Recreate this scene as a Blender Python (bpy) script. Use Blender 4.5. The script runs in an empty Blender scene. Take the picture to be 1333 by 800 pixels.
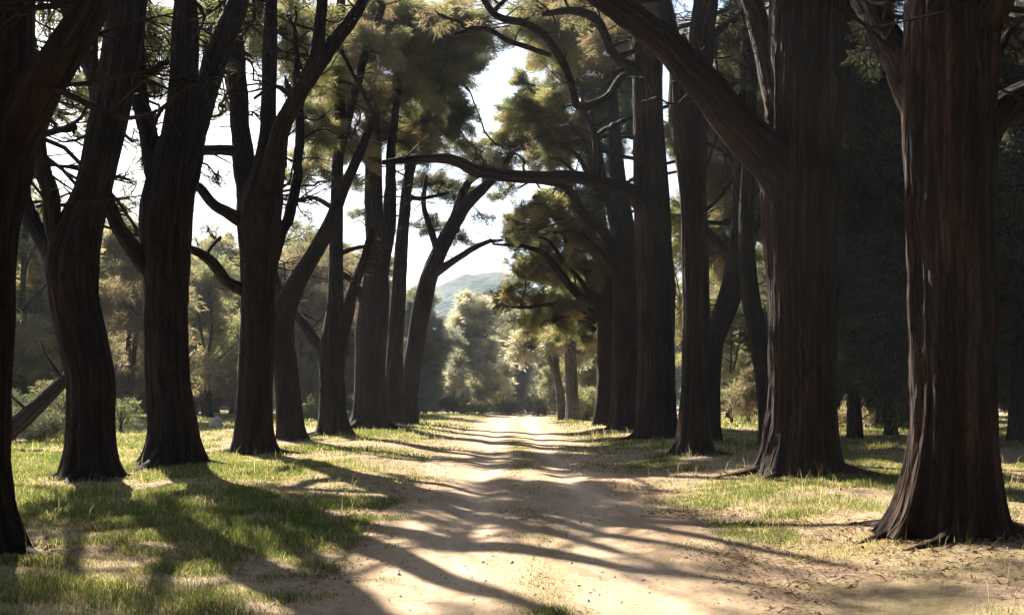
import bpy, math, random
import numpy as np
from mathutils import Vector, Matrix

# ------------------------------------------------------------------ camera, sky, sun, exposure
scene = bpy.context.scene
EYE = 1.6                      # eye height over the dirt track
F, U0, V0 = 1296.0, 653.0, 515.0   # focal length and horizon point measured in the photograph (1333 wide)
cam_d = bpy.data.cameras.new("camera")
cam = bpy.data.objects.new("camera", cam_d)
scene.collection.objects.link(cam)
cam.location = (0, 0, EYE)
cam.rotation_euler = (math.radians(90), 0, 0)
cam_d.sensor_width = 36.0
cam_d.lens = 36.0 * F / 1333.0
cam_d.shift_x = (666.5 - U0) / 1333.0
cam_d.shift_y = (V0 - 400.0) / 1333.0
cam_d.clip_start, cam_d.clip_end = 0.1, 4000
scene.camera = cam

SUN_EL, SUN_AZ = math.radians(37), math.radians(-27.5)     # azimuth from +Y, clockwise positive
world = bpy.data.worlds.new("World")
scene.world = world
world.use_nodes = True
nt = world.node_tree
bg = nt.nodes["Background"]
sky = nt.nodes.new("ShaderNodeTexSky")
sky.sky_type = 'NISHITA'
sky.sun_disc = False
sky.sun_elevation = SUN_EL
sky.sun_rotation = SUN_AZ
sky.air_density = 1.0
sky.dust_density = 1.2
sky.ozone_density = 1.0
nt.links.new(sky.outputs[0], bg.inputs[0])
bg.inputs[1].default_value = 0.05

sun_d = bpy.data.lights.new("sun", 'SUN')
sun_d.energy = 5.0
sun_d.angle = math.radians(0.53)
sun_d.color = (1.0, 0.93, 0.81)
sun = bpy.data.objects.new("sun", sun_d)
scene.collection.objects.link(sun)
SD = Vector((math.sin(SUN_AZ) * math.cos(SUN_EL), math.cos(SUN_AZ) * math.cos(SUN_EL), math.sin(SUN_EL)))
sun.rotation_euler = SD.to_track_quat('Z', 'Y').to_euler()
sun.location = (-20, 40, 40)

scene.view_settings.view_transform = 'Standard'
scene.view_settings.look = 'None'
scene.view_settings.gamma = 1.0
scene.view_settings.use_curve_mapping = False
scene.view_settings.exposure = 2.35
cy = scene.cycles
cy.use_denoising = True
cy.max_bounces = 6
cy.diffuse_bounces = 3
cy.transmission_bounces = 3
cy.volume_bounces = 0
cy.caustics_reflective = cy.caustics_refractive = False
cy.sample_clamp_indirect = 4.0

# ------------------------------------------------------------------ helpers
RNG = np.random.default_rng(7)


class Noise2:
    def __init__(self, seed):
        self.t = np.random.default_rng(seed).random((256, 256))

    def one(self, x, y):
        xi, yi = np.floor(x).astype(int), np.floor(y).astype(int)
        fx, fy = x - xi, y - yi
        fx, fy = fx * fx * (3 - 2 * fx), fy * fy * (3 - 2 * fy)
        t = self.t
        a, b = t[xi & 255, yi & 255], t[(xi + 1) & 255, yi & 255]
        c, d = t[xi & 255, (yi + 1) & 255], t[(xi + 1) & 255, (yi + 1) & 255]
        return (a + (b - a) * fx) * (1 - fy) + (c + (d - c) * fx) * fy

    def __call__(self, x, y, oct=3):
        x, y = np.asarray(x, float), np.asarray(y, float)
        s, a, tot = 0, 1.0, 0
        for k in range(oct):
            s = s + a * self.one(x * 2 ** k + 17.3 * k, y * 2 ** k + 5.1 * k)
            tot += a
            a *= 0.5
        return s / tot


N1, N2, N3 = Noise2(1), Noise2(2), Noise2(3)


def sstep(a, b, x):
    t = np.clip((x - a) / (b - a), 0, 1)
    return t * t * (3 - 2 * t)


def path_x(y):
    y = np.asarray(y, float)
    return 0.33 + 0.006 * y + 0.016 * np.clip(y - 62, 0, None) ** 1.5


def path_hw(y):
    y = np.asarray(y, float)
    return 2.05 + 0.45 * sstep(6, 22, y)


def ground_z(x, y):
    x, y = np.asarray(x, float), np.asarray(y, float)
    r = x - path_x(y)
    a = np.abs(r)
    z = 0.15 * sstep(2.0, 4.6, a) * np.where(r > 0, 1.1, 0.85)
    z = z - 0.055 * np.exp(-((a - 0.85) / 0.36) ** 2) * (N3(x * 0.6, y * 0.15) + 0.4)
    z = z + 0.07 * (N1(x * 0.45, y * 0.45) - 0.5) * (0.35 + sstep(2, 5, a)) + 0.022 * (N2(x * 2.1, y * 2.1) - 0.5)
    z = z - 0.012 * np.clip(y - 76, 0, 60)
    return z


def world_pt(u, v, d):
    return np.array([(u - U0) / F * d, d, EYE - (v - V0) / F * d])


def mesh_obj(name, verts, quads=None, tris=None, mats=(), mat_idx=None, smooth=False, parent=None, attrs=None, origin=(0, 0, 0)):
    verts = np.asarray(verts, np.float32) - np.asarray(origin, np.float32)
    me = bpy.data.meshes.new(name)
    nq = 0 if quads is None else len(quads)
    ntr = 0 if tris is None else len(tris)
    me.vertices.add(len(verts))
    me.vertices.foreach_set("co", verts.ravel())
    idx = []
    if nq:
        idx.append(np.asarray(quads, np.int32).ravel())
    if ntr:
        idx.append(np.asarray(tris, np.int32).ravel())
    idx = np.concatenate(idx)
    me.loops.add(len(idx))
    me.loops.foreach_set("vertex_index", idx)
    me.polygons.add(nq + ntr)
    ls = np.concatenate([np.arange(nq, dtype=np.int32) * 4, nq * 4 + np.arange(ntr, dtype=np.int32) * 3])
    me.polygons.foreach_set("loop_start", ls)
    if mat_idx is not None:
        me.polygons.foreach_set("material_index", np.asarray(mat_idx, np.int32))
    me.polygons.foreach_set("use_smooth", np.full(nq + ntr, bool(smooth)))
    for k, (typ, arr) in (attrs or {}).items():
        at = me.attributes.new(k, typ, 'POINT')
        at.data.foreach_set("vector" if typ == 'FLOAT_VECTOR' else "color" if typ == 'FLOAT_COLOR' else "value", np.asarray(arr, np.float32).ravel())
    for m in mats:
        me.materials.append(m)
    me.update(calc_edges=True)
    ob = bpy.data.objects.new(name, me)
    scene.collection.objects.link(ob)
    if parent is not None:
        ob.parent = parent
    return ob


def empty(name, loc, label, cat, group=None):
    o = bpy.data.objects.new(name, None)
    scene.collection.objects.link(o)
    o.location = loc
    o["label"], o["category"] = label, cat
    if group:
        o["group"] = group
    return o


def tag(o, label, cat=None, group=None, kind=None):
    o["label"] = label
    if cat:
        o["category"] = cat
    if group:
        o["group"] = group
    if kind:
        o["kind"] = kind
    return o


def copy_tree(o, parent=None):
    c = o.copy()
    scene.collection.objects.link(c)
    c.parent = parent
    for ch in list(o.children):
        copy_tree(ch, c)
    return c


# ------------------------------------------------------------------ materials
def new_mat(name):
    m = bpy.data.materials.new(name)
    m.use_nodes = True
    t = m.node_tree
    t.nodes.clear()
    return m, t, t.nodes, t.links


def nd(N, typ, **kw):
    n = N.new(typ)
    for k, v in kw.items():
        if k.startswith("i_"):
            n.inputs[k[2:].replace("_", " ")].default_value = v
        else:
            setattr(n, k, v)
    return n


def ramp(N, stops):
    r = N.new("ShaderNodeValToRGB")
    el = r.color_ramp.elements
    while len(el) < len(stops):
        el.new(0.5)
    for e, (p, c) in zip(el, stops):
        e.position = p
        e.color = (*c, 1) if len(c) == 3 else c
    return r


def bark_mat(name, cols, zscale=0.9):
    m, t, N, L = new_mat(name)
    at = nd(N, "ShaderNodeAttribute", attribute_name="bark")
    mp = nd(N, "ShaderNodeMapping")
    mp.inputs["Scale"].default_value = (13, 13, zscale)
    L.new(at.outputs["Vector"], mp.inputs["Vector"])
    n1 = nd(N, "ShaderNodeTexNoise", i_Scale=1.0, i_Detail=7.0, i_Roughness=0.62, i_Distortion=0.35)
    L.new(mp.outputs[0], n1.inputs["Vector"])
    mp2 = nd(N, "ShaderNodeMapping")
    mp2.inputs["Scale"].default_value = (26, 26, 5.5)
    L.new(at.outputs["Vector"], mp2.inputs["Vector"])
    v1 = nd(N, "ShaderNodeTexVoronoi", feature='DISTANCE_TO_EDGE', i_Scale=0.45)
    L.new(mp2.outputs[0], v1.inputs["Vector"])
    n2 = nd(N, "ShaderNodeTexNoise", i_Scale=0.9, i_Detail=3.0)
    L.new(at.outputs["Vector"], n2.inputs["Vector"])
    r1 = ramp(N, [(0.30, cols[0]), (0.5, cols[1]), (0.72, cols[2])])
    L.new(n1.outputs["Fac"], r1.inputs[0])
    r2 = ramp(N, [(0.35, (0.55, 0.60, 0.60)), (0.55, (1.0, 0.96, 0.92)), (0.72, (1.35, 1.2, 1.12))])
    L.new(n2.outputs["Fac"], r2.inputs[0])
    crk = ramp(N, [(0.0, (0.3, 0.3, 0.3)), (0.10, (1, 1, 1))])
    L.new(v1.outputs["Distance"], crk.inputs[0])
    mxc = nd(N, "ShaderNodeMix", data_type='RGBA', blend_type='MULTIPLY')
    mxc.inputs["Factor"].default_value = 0.8
    L.new(r2.outputs[0], mxc.inputs["A"])
    L.new(crk.outputs[0], mxc.inputs["B"])
    mx = nd(N, "ShaderNodeMix", data_type='RGBA', blend_type='MULTIPLY')
    mx.inputs["Factor"].default_value = 1
    L.new(r1.outputs[0], mx.inputs["A"])
    L.new(mxc.outputs["Result"], mx.inputs["B"])
    ad = nd(N, "ShaderNodeMath", operation='MULTIPLY_ADD')
    cl = nd(N, "ShaderNodeMath", operation='MINIMUM')
    cl.inputs[1].default_value = 0.22
    L.new(v1.outputs["Distance"], cl.inputs[0])
    L.new(cl.outputs[0], ad.inputs[0])
    ad.inputs[1].default_value = 1.8
    L.new(n1.outputs["Fac"], ad.inputs[2])
    bp = nd(N, "ShaderNodeBump", i_Strength=1.0, i_Distance=0.07)
    L.new(ad.outputs[0], bp.inputs["Height"])
    b = nd(N, "ShaderNodeBsdfPrincipled", i_Roughness=0.95)
    b.inputs["Specular IOR Level"].default_value = 0.15
    L.new(mx.outputs["Result"], b.inputs["Base Color"])
    L.new(bp.outputs[0], b.inputs["Normal"])
    o = nd(N, "ShaderNodeOutputMaterial")
    L.new(b.outputs[0], o.inputs[0])
    return m


def leaf_mat(name, trans=0.55, gain=2.6, rough=0.6):
    """needles and blades: the colour sits in the mesh's per-needle 'tint'."""
    m, t, N, L = new_mat(name)
    at = nd(N, "ShaderNodeAttribute", attribute_name="tint")
    d = nd(N, "ShaderNodeBsdfDiffuse")
    L.new(at.outputs["Color"], d.inputs["Color"])
    mul = nd(N, "ShaderNodeMix", data_type='RGBA', blend_type='MULTIPLY')
    mul.inputs["Factor"].default_value = 1
    mul.inputs["B"].default_value = (gain * 1.0, gain * 0.97, gain * 0.84, 1)
    L.new(at.outputs["Color"], mul.inputs["A"])
    tr = nd(N, "ShaderNodeBsdfTranslucent")
    L.new(mul.outputs["Result"], tr.inputs["Color"])
    ms = nd(N, "ShaderNodeMixShader")
    ms.inputs[0].default_value = trans
    L.new(d.outputs[0], ms.inputs[1])
    L.new(tr.outputs[0], ms.inputs[2])
    g = nd(N, "ShaderNodeBsdfGlossy")
    g.inputs["Roughness"].default_value = rough
    g.inputs["Color"].default_value = (0.5, 0.5, 0.5, 1)
    ms2 = nd(N, "ShaderNodeMixShader")
    ms2.inputs[0].default_value = 0.035
    L.new(ms.outputs[0], ms2.inputs[1])
    L.new(g.outputs[0], ms2.inputs[2])
    o = nd(N, "ShaderNodeOutputMaterial")
    L.new(ms2.outputs[0], o.inputs[0])
    return m


BARK = bark_mat("fissured_bark", [(0.006, 0.004, 0.003), (0.019, 0.012, 0.009), (0.048, 0.034, 0.027)])
BARK_RED = bark_mat("stringy_red_bark", [(0.004, 0.0022, 0.0015), (0.022, 0.0105, 0.006), (0.105, 0.062, 0.043)], 0.55)
BARK_HAZED = bark_mat("haze_paled_bark", [(0.05, 0.045, 0.04), (0.11, 0.10, 0.09), (0.2, 0.185, 0.165)])  # far-end pair: distance haze put into a paler bark colour
TWIG = bark_mat("twig_bark", [(0.012, 0.008, 0.006), (0.03, 0.019, 0.014), (0.06, 0.042, 0.032)])
NEEDLE = leaf_mat("pine_needles")
BLADE = leaf_mat("grass_blades", 0.45, 1.6)
LITTER = leaf_mat("dry_litter", 0.15, 1.0)


def ground_mat():
    m, t, N, L = new_mat("verge_soil")
    g = nd(N, "ShaderNodeNewGeometry")
    n1 = nd(N, "ShaderNodeTexNoise", i_Scale=0.55, i_Detail=5.0, i_Roughness=0.6)
    n2 = nd(N, "ShaderNodeTexNoise", i_Scale=9.0, i_Detail=6.0, i_Roughness=0.7)
    n3 = nd(N, "ShaderNodeTexNoise", i_Scale=70.0, i_Detail=3.0, i_Roughness=0.7)
    for n in (n1, n2, n3):
        L.new(g.outputs["Position"], n.inputs["Vector"])
    soil = ramp(N, [(0.3, (0.17, 0.115, 0.075)), (0.5, (0.30, 0.215, 0.145)), (0.68, (0.40, 0.30, 0.205))])
    L.new(n2.outputs["Fac"], soil.inputs[0])
    straw = ramp(N, [(0.3, (0.17, 0.13, 0.07)), (0.6, (0.29, 0.23, 0.125)), (0.75, (0.38, 0.30, 0.18))])
    L.new(n2.outputs["Fac"], straw.inputs[0])
    mk = ramp(N, [(0.44, (0, 0, 0)), (0.6, (1, 1, 1))])
    L.new(n1.outputs["Fac"], mk.inputs[0])
    mx = nd(N, "ShaderNodeMix", data_type='RGBA')
    L.new(mk.outputs[0], mx.inputs["Factor"])
    L.new(soil.outputs[0], mx.inputs["A"])
    L.new(straw.outputs[0], mx.inputs["B"])
    fine = ramp(N, [(0.3, (0.6, 0.58, 0.55)), (0.6, (1.05, 1.05, 1.05))])
    L.new(n3.outputs["Fac"], fine.inputs[0])
    mm = nd(N, "ShaderNodeMix", data_type='RGBA', blend_type='MULTIPLY')
    mm.inputs["Factor"].default_value = 1
    L.new(mx.outputs["Result"], mm.inputs["A"])
    L.new(fine.outputs[0], mm.inputs["B"])
    bp = nd(N, "ShaderNodeBump", i_Strength=0.7, i_Distance=0.03)
    ad = nd(N, "ShaderNodeMath", operation='MULTIPLY_ADD')
    L.new(n3.outputs["Fac"], ad.inputs[0])
    ad.inputs[1].default_value = 0.5
    L.new(n2.outputs["Fac"], ad.inputs[2])
    L.new(ad.outputs[0], bp.inputs["Height"])
    b = nd(N, "ShaderNodeBsdfPrincipled", i_Roughness=1.0)
    b.inputs["Specular IOR Level"].default_value = 0.05
    L.new(mm.outputs["Result"], b.inputs["Base Color"])
    L.new(bp.outputs[0], b.inputs["Normal"])
    o = nd(N, "ShaderNodeOutputMaterial")
    L.new(b.outputs[0], o.inputs[0])
    return m


def path_mat():
    m, t, N, L = new_mat("sandy_dirt")
    g = nd(N, "ShaderNodeNewGeometry")
    at = nd(N, "ShaderNodeAttribute", attribute_name="edge")
    rut = nd(N, "ShaderNodeAttribute", attribute_name="rut")
    mp = nd(N, "ShaderNodeMapping")
    mp.inputs["Scale"].default_value = (1.6, 0.30, 1)
    L.new(g.outputs["Position"], mp.inputs["Vector"])
    n1 = nd(N, "ShaderNodeTexNoise", i_Scale=1.0, i_Detail=6.0, i_Roughness=0.62)
    L.new(mp.outputs[0], n1.inputs["Vector"])
    n2 = nd(N, "ShaderNodeTexNoise", i_Scale=12.0, i_Detail=7.0, i_Roughness=0.72)
    n3 = nd(N, "ShaderNodeTexNoise", i_Scale=85.0, i_Detail=3.0, i_Roughness=0.7)
    for n in (n2, n3):
        L.new(g.outputs["Position"], n.inputs["Vector"])
    base = ramp(N, [(0.3, (0.30, 0.212, 0.138)), (0.5, (0.42, 0.308, 0.205)), (0.7, (0.50, 0.385, 0.262))])
    L.new(n1.outputs["Fac"], base.inputs[0])
    fine = ramp(N, [(0.30, (0.66, 0.64, 0.61)), (0.5, (1.0, 1.0, 1.0)), (0.72, (1.12, 1.12, 1.12))])
    L.new(n2.outputs["Fac"], fine.inputs[0])
    mm = nd(N, "ShaderNodeMix", data_type='RGBA', blend_type='MULTIPLY')
    mm.inputs["Factor"].default_value = 1
    L.new(base.outputs[0], mm.inputs["A"])
    L.new(fine.outputs[0], mm.inputs["B"])
    # the strip between the wheel tracks and the margins carries litter and darker soil
    lit = ramp(N, [(0.3, (0.17, 0.115, 0.075)), (0.5, (0.30, 0.215, 0.145)), (0.68, (0.40, 0.30, 0.205))])
    L.new(n2.outputs["Fac"], lit.inputs[0])
    sc = nd(N, "ShaderNodeMath", operation='MULTIPLY_ADD')
    L.new(n1.outputs["Fac"], sc.inputs[0])
    sc.inputs[1].default_value = 1.1
    ea = nd(N, "ShaderNodeMath", operation='SUBTRACT')
    L.new(at.outputs["Fac"], ea.inputs[0])
    ea.inputs[1].default_value = 0.62
    L.new(ea.outputs[0], sc.inputs[2])
    er = ramp(N, [(0.3, (0, 0, 0)), (0.85, (1, 1, 1))])
    L.new(sc.outputs[0], er.inputs[0])
    mx = nd(N, "ShaderNodeMix", data_type='RGBA')
    L.new(er.outputs[0], mx.inputs["Factor"])
    L.new(mm.outputs["Result"], mx.inputs["A"])
    L.new(lit.outputs[0], mx.inputs["B"])
    rr = ramp(N, [(0.2, (0.80, 0.77, 0.73)), (0.9, (1.03, 1.03, 1.03))])
    ra = nd(N, "ShaderNodeMath", operation='MULTIPLY_ADD')
    L.new(n1.outputs["Fac"], ra.inputs[0])
    ra.inputs[1].default_value = 0.9
    rs = nd(N, "ShaderNodeMath", operation='MULTIPLY_ADD')
    L.new(rut.outputs["Fac"], rs.inputs[0])
    rs.inputs[1].default_value = 0.75
    rs.inputs[2].default_value = -0.2
    L.new(rs.outputs[0], ra.inputs[2])
    L.new(ra.outputs[0], rr.inputs[0])
    mr = nd(N, "ShaderNodeMix", data_type='RGBA', blend_type='MULTIPLY')
    mr.inputs["Factor"].default_value = 1
    L.new(mx.outputs["Result"], mr.inputs["A"])
    L.new(rr.outputs[0], mr.inputs["B"])
    mx = mr
    bp = nd(N, "ShaderNodeBump", i_Strength=0.6, i_Distance=0.03)
    ad = nd(N, "ShaderNodeMath", operation='MULTIPLY_ADD')
    L.new(n3.outputs["Fac"], ad.inputs[0])
    ad.inputs[1].default_value = 0.45
    L.new(n2.outputs["Fac"], ad.inputs[2])
    L.new(ad.outputs[0], bp.inputs["Height"])
    b = nd(N, "ShaderNodeBsdfPrincipled", i_Roughness=1.0)
    b.inputs["Specular IOR Level"].default_value = 0.05
    L.new(mx.outputs["Result"], b.inputs["Base Color"])
    L.new(bp.outputs[0], b.inputs["Normal"])
    o = nd(N, "ShaderNodeOutputMaterial")
    L.new(b.outputs[0], o.inputs[0])
    return m


def hill_mat():
    m, t, N, L = new_mat("hazed_wooded_hillside")
    g = nd(N, "ShaderNodeNewGeometry")
    n1 = nd(N, "ShaderNodeTexNoise", i_Scale=0.05, i_Detail=8.0, i_Roughness=0.7)
    L.new(g.outputs["Position"], n1.inputs["Vector"])
    r = ramp(N, [(0.35, (0.10, 0.13, 0.135)), (0.5, (0.14, 0.165, 0.16)), (0.65, (0.20, 0.205, 0.185))])  # lightened so that part of the hill's haze sits in its colour
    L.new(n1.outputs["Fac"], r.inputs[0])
    n2 = nd(N, "ShaderNodeTexNoise", i_Scale=0.35, i_Detail=6.0, i_Roughness=0.7)
    L.new(g.outputs["Position"], n2.inputs["Vector"])
    bp = nd(N, "ShaderNodeBump", i_Strength=0.8, i_Distance=2.0)
    L.new(n2.outputs["Fac"], bp.inputs["Height"])
    b = nd(N, "ShaderNodeBsdfPrincipled", i_Roughness=1.0)
    b.inputs["Specular IOR Level"].default_value = 0.0
    L.new(bp.outputs[0], b.inputs["Normal"])
    L.new(r.outputs[0], b.inputs["Base Color"])
    o = nd(N, "ShaderNodeOutputMaterial")
    L.new(b.outputs[0], o.inputs[0])
    return m


def stone_mat():
    m, t, N, L = new_mat("pale_stone")
    g = nd(N, "ShaderNodeTexCoord")
    n1 = nd(N, "ShaderNodeTexNoise", i_Scale=5.0, i_Detail=8.0, i_Roughness=0.7)
    L.new(g.outputs["Object"], n1.inputs["Vector"])
    r = ramp(N, [(0.3, (0.2, 0.16, 0.13)), (0.6, (0.42, 0.34, 0.29))])
    L.new(n1.outputs["Fac"], r.inputs[0])
    bp = nd(N, "ShaderNodeBump", i_Strength=0.6, i_Distance=0.05)
    L.new(n1.outputs["Fac"], bp.inputs["Height"])
    b = nd(N, "ShaderNodeBsdfPrincipled", i_Roughness=0.95)
    L.new(r.outputs[0], b.inputs["Base Color"])
    L.new(bp.outputs[0], b.inputs["Normal"])
    o = nd(N, "ShaderNodeOutputMaterial")
    L.new(b.outputs[0], o.inputs[0])
    return m


GROUND_M, PATH_M, HILL_M, STONE_M = ground_mat(), path_mat(), hill_mat(), stone_mat()


# ------------------------------------------------------------------ ground, track, hills
def grid_mesh(X, Y, Z):
    ny, nx = X.shape
    v = np.stack([X, Y, Z], -1).reshape(-1, 3)
    i = np.arange(ny * nx).reshape(ny, nx)
    q = np.stack([i[:-1, :-1], i[:-1, 1:], i[1:, 1:], i[1:, :-1]], -1).reshape(-1, 4)
    return v, q


near = np.arange(-16, 16.01, 0.16)
far = 16 + np.cumsum(0.2 * 1.09 ** np.arange(62))
xs = np.concatenate([-far[::-1], near, far])
ys = np.concatenate([np.arange(-40, 3, 1.5), np.arange(3, 40, 0.2), np.arange(40, 110, 0.7), 110 + np.cumsum(1.2 * 1.06 ** np.arange(55))])
X, Y = np.meshgrid(xs, ys)
Z = ground_z(X, Y)
Z = Z - 0.09 * sstep(0.0, 0.55, path_hw(Y) - np.abs(X - path_x(Y))) * (Y < 112)
gv, gq = grid_mesh(X, Y, Z)
tag(mesh_obj("ground", gv, gq, mats=[GROUND_M], smooth=True), "grassy verge and soil beside the dirt track", kind="structure")

ys = np.concatenate([np.arange(-30, 3, 1.0), np.arange(3, 40, 0.12), np.arange(40, 110, 0.4)])
ts = np.linspace(-1, 1, 81)
T, Y = np.meshgrid(ts, ys)
wob = 1 + 0.15 * (N1(Y * 0.55 + 40 * (T > 0), Y * 0 + 3.3, 4) - 0.45) * 2 + 0.07 * (N2(Y * 2.6 + 40 * (T > 0), Y * 0 + 9.3, 3) - 0.5) * 2
wob = 1 + (wob - 1) * .7
HW = path_hw(Y) * wob
X = path_x(Y) + T * HW
Z = ground_z(X, Y) + 0.004 - 0.055 * sstep(0.9, 1.0, np.abs(T))
pv, pq = grid_mesh(X, Y, Z)
R = X - path_x(Y)
rut = np.exp(-((np.abs(R) - 0.85) / 0.42) ** 2)
edge = np.abs(T) ** 3 + 0.25 * np.exp(-(R / 0.3) ** 2)
tag(mesh_obj("dirt_path", pv, pq, mats=[PATH_M], smooth=True, attrs={"edge": ('FLOAT', edge.ravel()), "rut": ('FLOAT', rut.ravel())}),
    "pale sandy dirt track running down the avenue", kind="structure")

# far hills
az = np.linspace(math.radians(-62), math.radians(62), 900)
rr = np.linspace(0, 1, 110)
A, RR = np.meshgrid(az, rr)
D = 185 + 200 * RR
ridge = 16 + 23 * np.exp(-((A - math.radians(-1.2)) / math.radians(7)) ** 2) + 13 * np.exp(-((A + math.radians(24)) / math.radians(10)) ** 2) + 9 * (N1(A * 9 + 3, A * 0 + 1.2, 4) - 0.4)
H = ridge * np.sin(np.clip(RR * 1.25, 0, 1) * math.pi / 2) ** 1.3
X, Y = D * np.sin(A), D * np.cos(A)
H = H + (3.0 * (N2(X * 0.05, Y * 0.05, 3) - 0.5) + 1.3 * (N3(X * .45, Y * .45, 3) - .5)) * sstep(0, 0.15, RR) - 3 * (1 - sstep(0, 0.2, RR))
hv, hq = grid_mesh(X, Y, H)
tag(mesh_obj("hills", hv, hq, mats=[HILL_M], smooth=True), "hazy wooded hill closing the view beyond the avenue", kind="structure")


# ------------------------------------------------------------------ tubes and foliage
def catmull(P, n):
    P = np.asarray(P, float)
    if len(P) < 3:
        t = np.linspace(0, 1, n)[:, None]
        return P[0] * (1 - t) + P[-1] * t
    Q = np.vstack([2 * P[0] - P[1], P, 2 * P[-1] - P[-2]])
    s = np.linspace(0, len(P) - 1 - 1e-9, n)
    i = np.floor(s).astype(int)
    t = (s - i)[:, None]
    a, b, c, d = Q[i], Q[i + 1], Q[i + 2], Q[i + 3]
    return 0.5 * (2 * b + (c - a) * t + (2 * a - 5 * b + 4 * c - d) * t ** 2 + (3 * b - a - 3 * c + d) * t ** 3)


def tube(P, Rad, sides, seed=0, ridge=0.04, flare=0.0, cap=True):
    """a tapered, ridged limb along P; returns verts, quads, tris, bark coordinates"""
    rg = np.random.default_rng(seed)
    n = len(P)
    Tn = np.gradient(P, axis=0)
    Tn /= np.linalg.norm(Tn, axis=1)[:, None] + 1e-9
    ref = np.array([1.0, 0, 0]) if abs(Tn[0][0]) < 0.9 else np.array([0, 1.0, 0])
    U = np.zeros_like(P)
    u = ref - Tn[0] * ref.dot(Tn[0])
    for k in range(n):
        u = u - Tn[k] * u.dot(Tn[k])
        u /= np.linalg.norm(u) + 1e-9
        U[k] = u
    W = np.cross(Tn, U)
    th = np.linspace(0, 2 * math.pi, sides, endpoint=False)
    S = np.concatenate([[0], np.cumsum(np.linalg.norm(np.diff(P, axis=0), axis=1))])
    mod = np.ones((n, sides))
    if ridge:
        tt, ss = np.meshgrid(th, S)
        for f, a in ((3, 1.0), (5, 0.9), (8, 0.8), (13, 0.7), (21, 0.5)):
            if f * 2 < sides:
                mod += ridge * a * np.sin(f * tt + rg.random() * 6.3 + 0.9 * np.sin(ss * rg.uniform(0.5, 1.3) + rg.random() * 6)) * (0.6 + 0.4 * np.sin(ss * rg.uniform(0.8, 2.2) + rg.random() * 6))
        if sides > 60:
            for f_, z_, a_ in ((30, .45, 1.5), (43, .9, 1.0)):
                mod -= ridge * a_ * (np.clip(.16 - np.abs(ring_noise(f_, seed + f_, th, S, z_)), 0, 1) / .16) ** 1.5
        if sides > 20:
            mod += ridge * 1.5 * ring_noise(19, seed + 1, th, S, 1.1) + ridge * 1.2 * ring_noise(27, seed + 2, th, S, 3.1) + ridge * 2.2 * ring_noise(5, seed + 3, th, S, .8)
            for _ in range(rg.integers(1, 4)):      # burls and healed branch scars
                t0, s0, w0 = rg.random() * 6.28, rg.uniform(.15, .9) * S[-1], rg.uniform(.12, .3)
                dt = np.abs((th - t0 + math.pi) % (2 * math.pi) - math.pi)
                mod += rg.uniform(.06, .16) * np.exp(-(dt[None, :] / .4) ** 2 - ((S[:, None] - s0) / w0) ** 2)
        mod *= 1 - 1.5 * ridge
        if flare:
            fl = np.exp(-((S) / 0.42))[:, None] * (1 + .5 * ring_noise(9, seed + 5, th, S * 0, 1))
            k = rg.integers(5, 8)
            but = 0.55 + 0.6 * np.maximum(0, np.cos(k * th + rg.random() * 6 + 0.5 * np.sin(2 * th))) ** 1.5 + 0.25 * np.cos(2 * th + rg.random() * 6)
            mod += flare * fl * but[None, :]
            # a fluted foot: the roots run up the stem as ribs
            mod += 0.05 * np.exp(-S / 1.6)[:, None] * np.cos(k * th + rg.random() * 6)[None, :]
    V = P[:, None, :] + (Rad[:, None] * mod)[..., None] * (np.cos(th)[None, :, None] * U[:, None, :] + np.sin(th)[None, :, None] * W[:, None, :])
    i = np.arange(n * sides).reshape(n, sides)
    j = np.roll(i, -1, axis=1)
    quads = np.stack([i[:-1], j[:-1], j[1:], i[1:]], -1).reshape(-1, 4)
    rm = float(np.mean(Rad))
    bk = np.stack([np.cos(th)[None, :] * np.full((n, 1), rm), np.sin(th)[None, :] * np.full((n, 1), rm), np.repeat(S[:, None], sides, 1)], -1) + rg.random(3) * 20
    V, bk = V.reshape(-1, 3), bk.reshape(-1, 3)
    tris = np.zeros((0, 3), int)
    if cap:
        V = np.vstack([V, P[-1] + Tn[-1] * Rad[-1] * 0.6])
        bk = np.vstack([bk, bk[-1]])
        tris = np.stack([i[-1], j[-1], np.full(sides, len(V) - 1)], -1)
    return V, quads, tris, bk


def ring_noise(f, seed, th, S, zs):
    t = np.random.default_rng(seed).random((f, 512))
    x = th / (2 * math.pi) * f
    z = S * zs
    xi, zi = np.floor(x).astype(int), np.floor(z).astype(int)
    fx, fz = (x - xi), (z - zi)
    fx, fz = (fx * fx * (3 - 2 * fx))[None, :], (fz * fz * (3 - 2 * fz))[:, None]
    g = lambda i, k: t[np.ix_(i % f, k % 512)].T
    return (g(xi, zi) * (1 - fx) + g(xi + 1, zi) * fx) * (1 - fz) + (g(xi, zi + 1) * (1 - fx) + g(xi + 1, zi + 1) * fx) * fz - .5


class Bag:
    def __init__(self):
        self.v, self.q, self.t, self.b = [], [], [], []
        self.n = 0

    def add(self, V, Q, T, B):
        self.v.append(V)
        self.q.append(np.asarray(Q) + self.n)
        self.t.append(np.asarray(T) + self.n)
        self.b.append(B)
        self.n += len(V)


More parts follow.
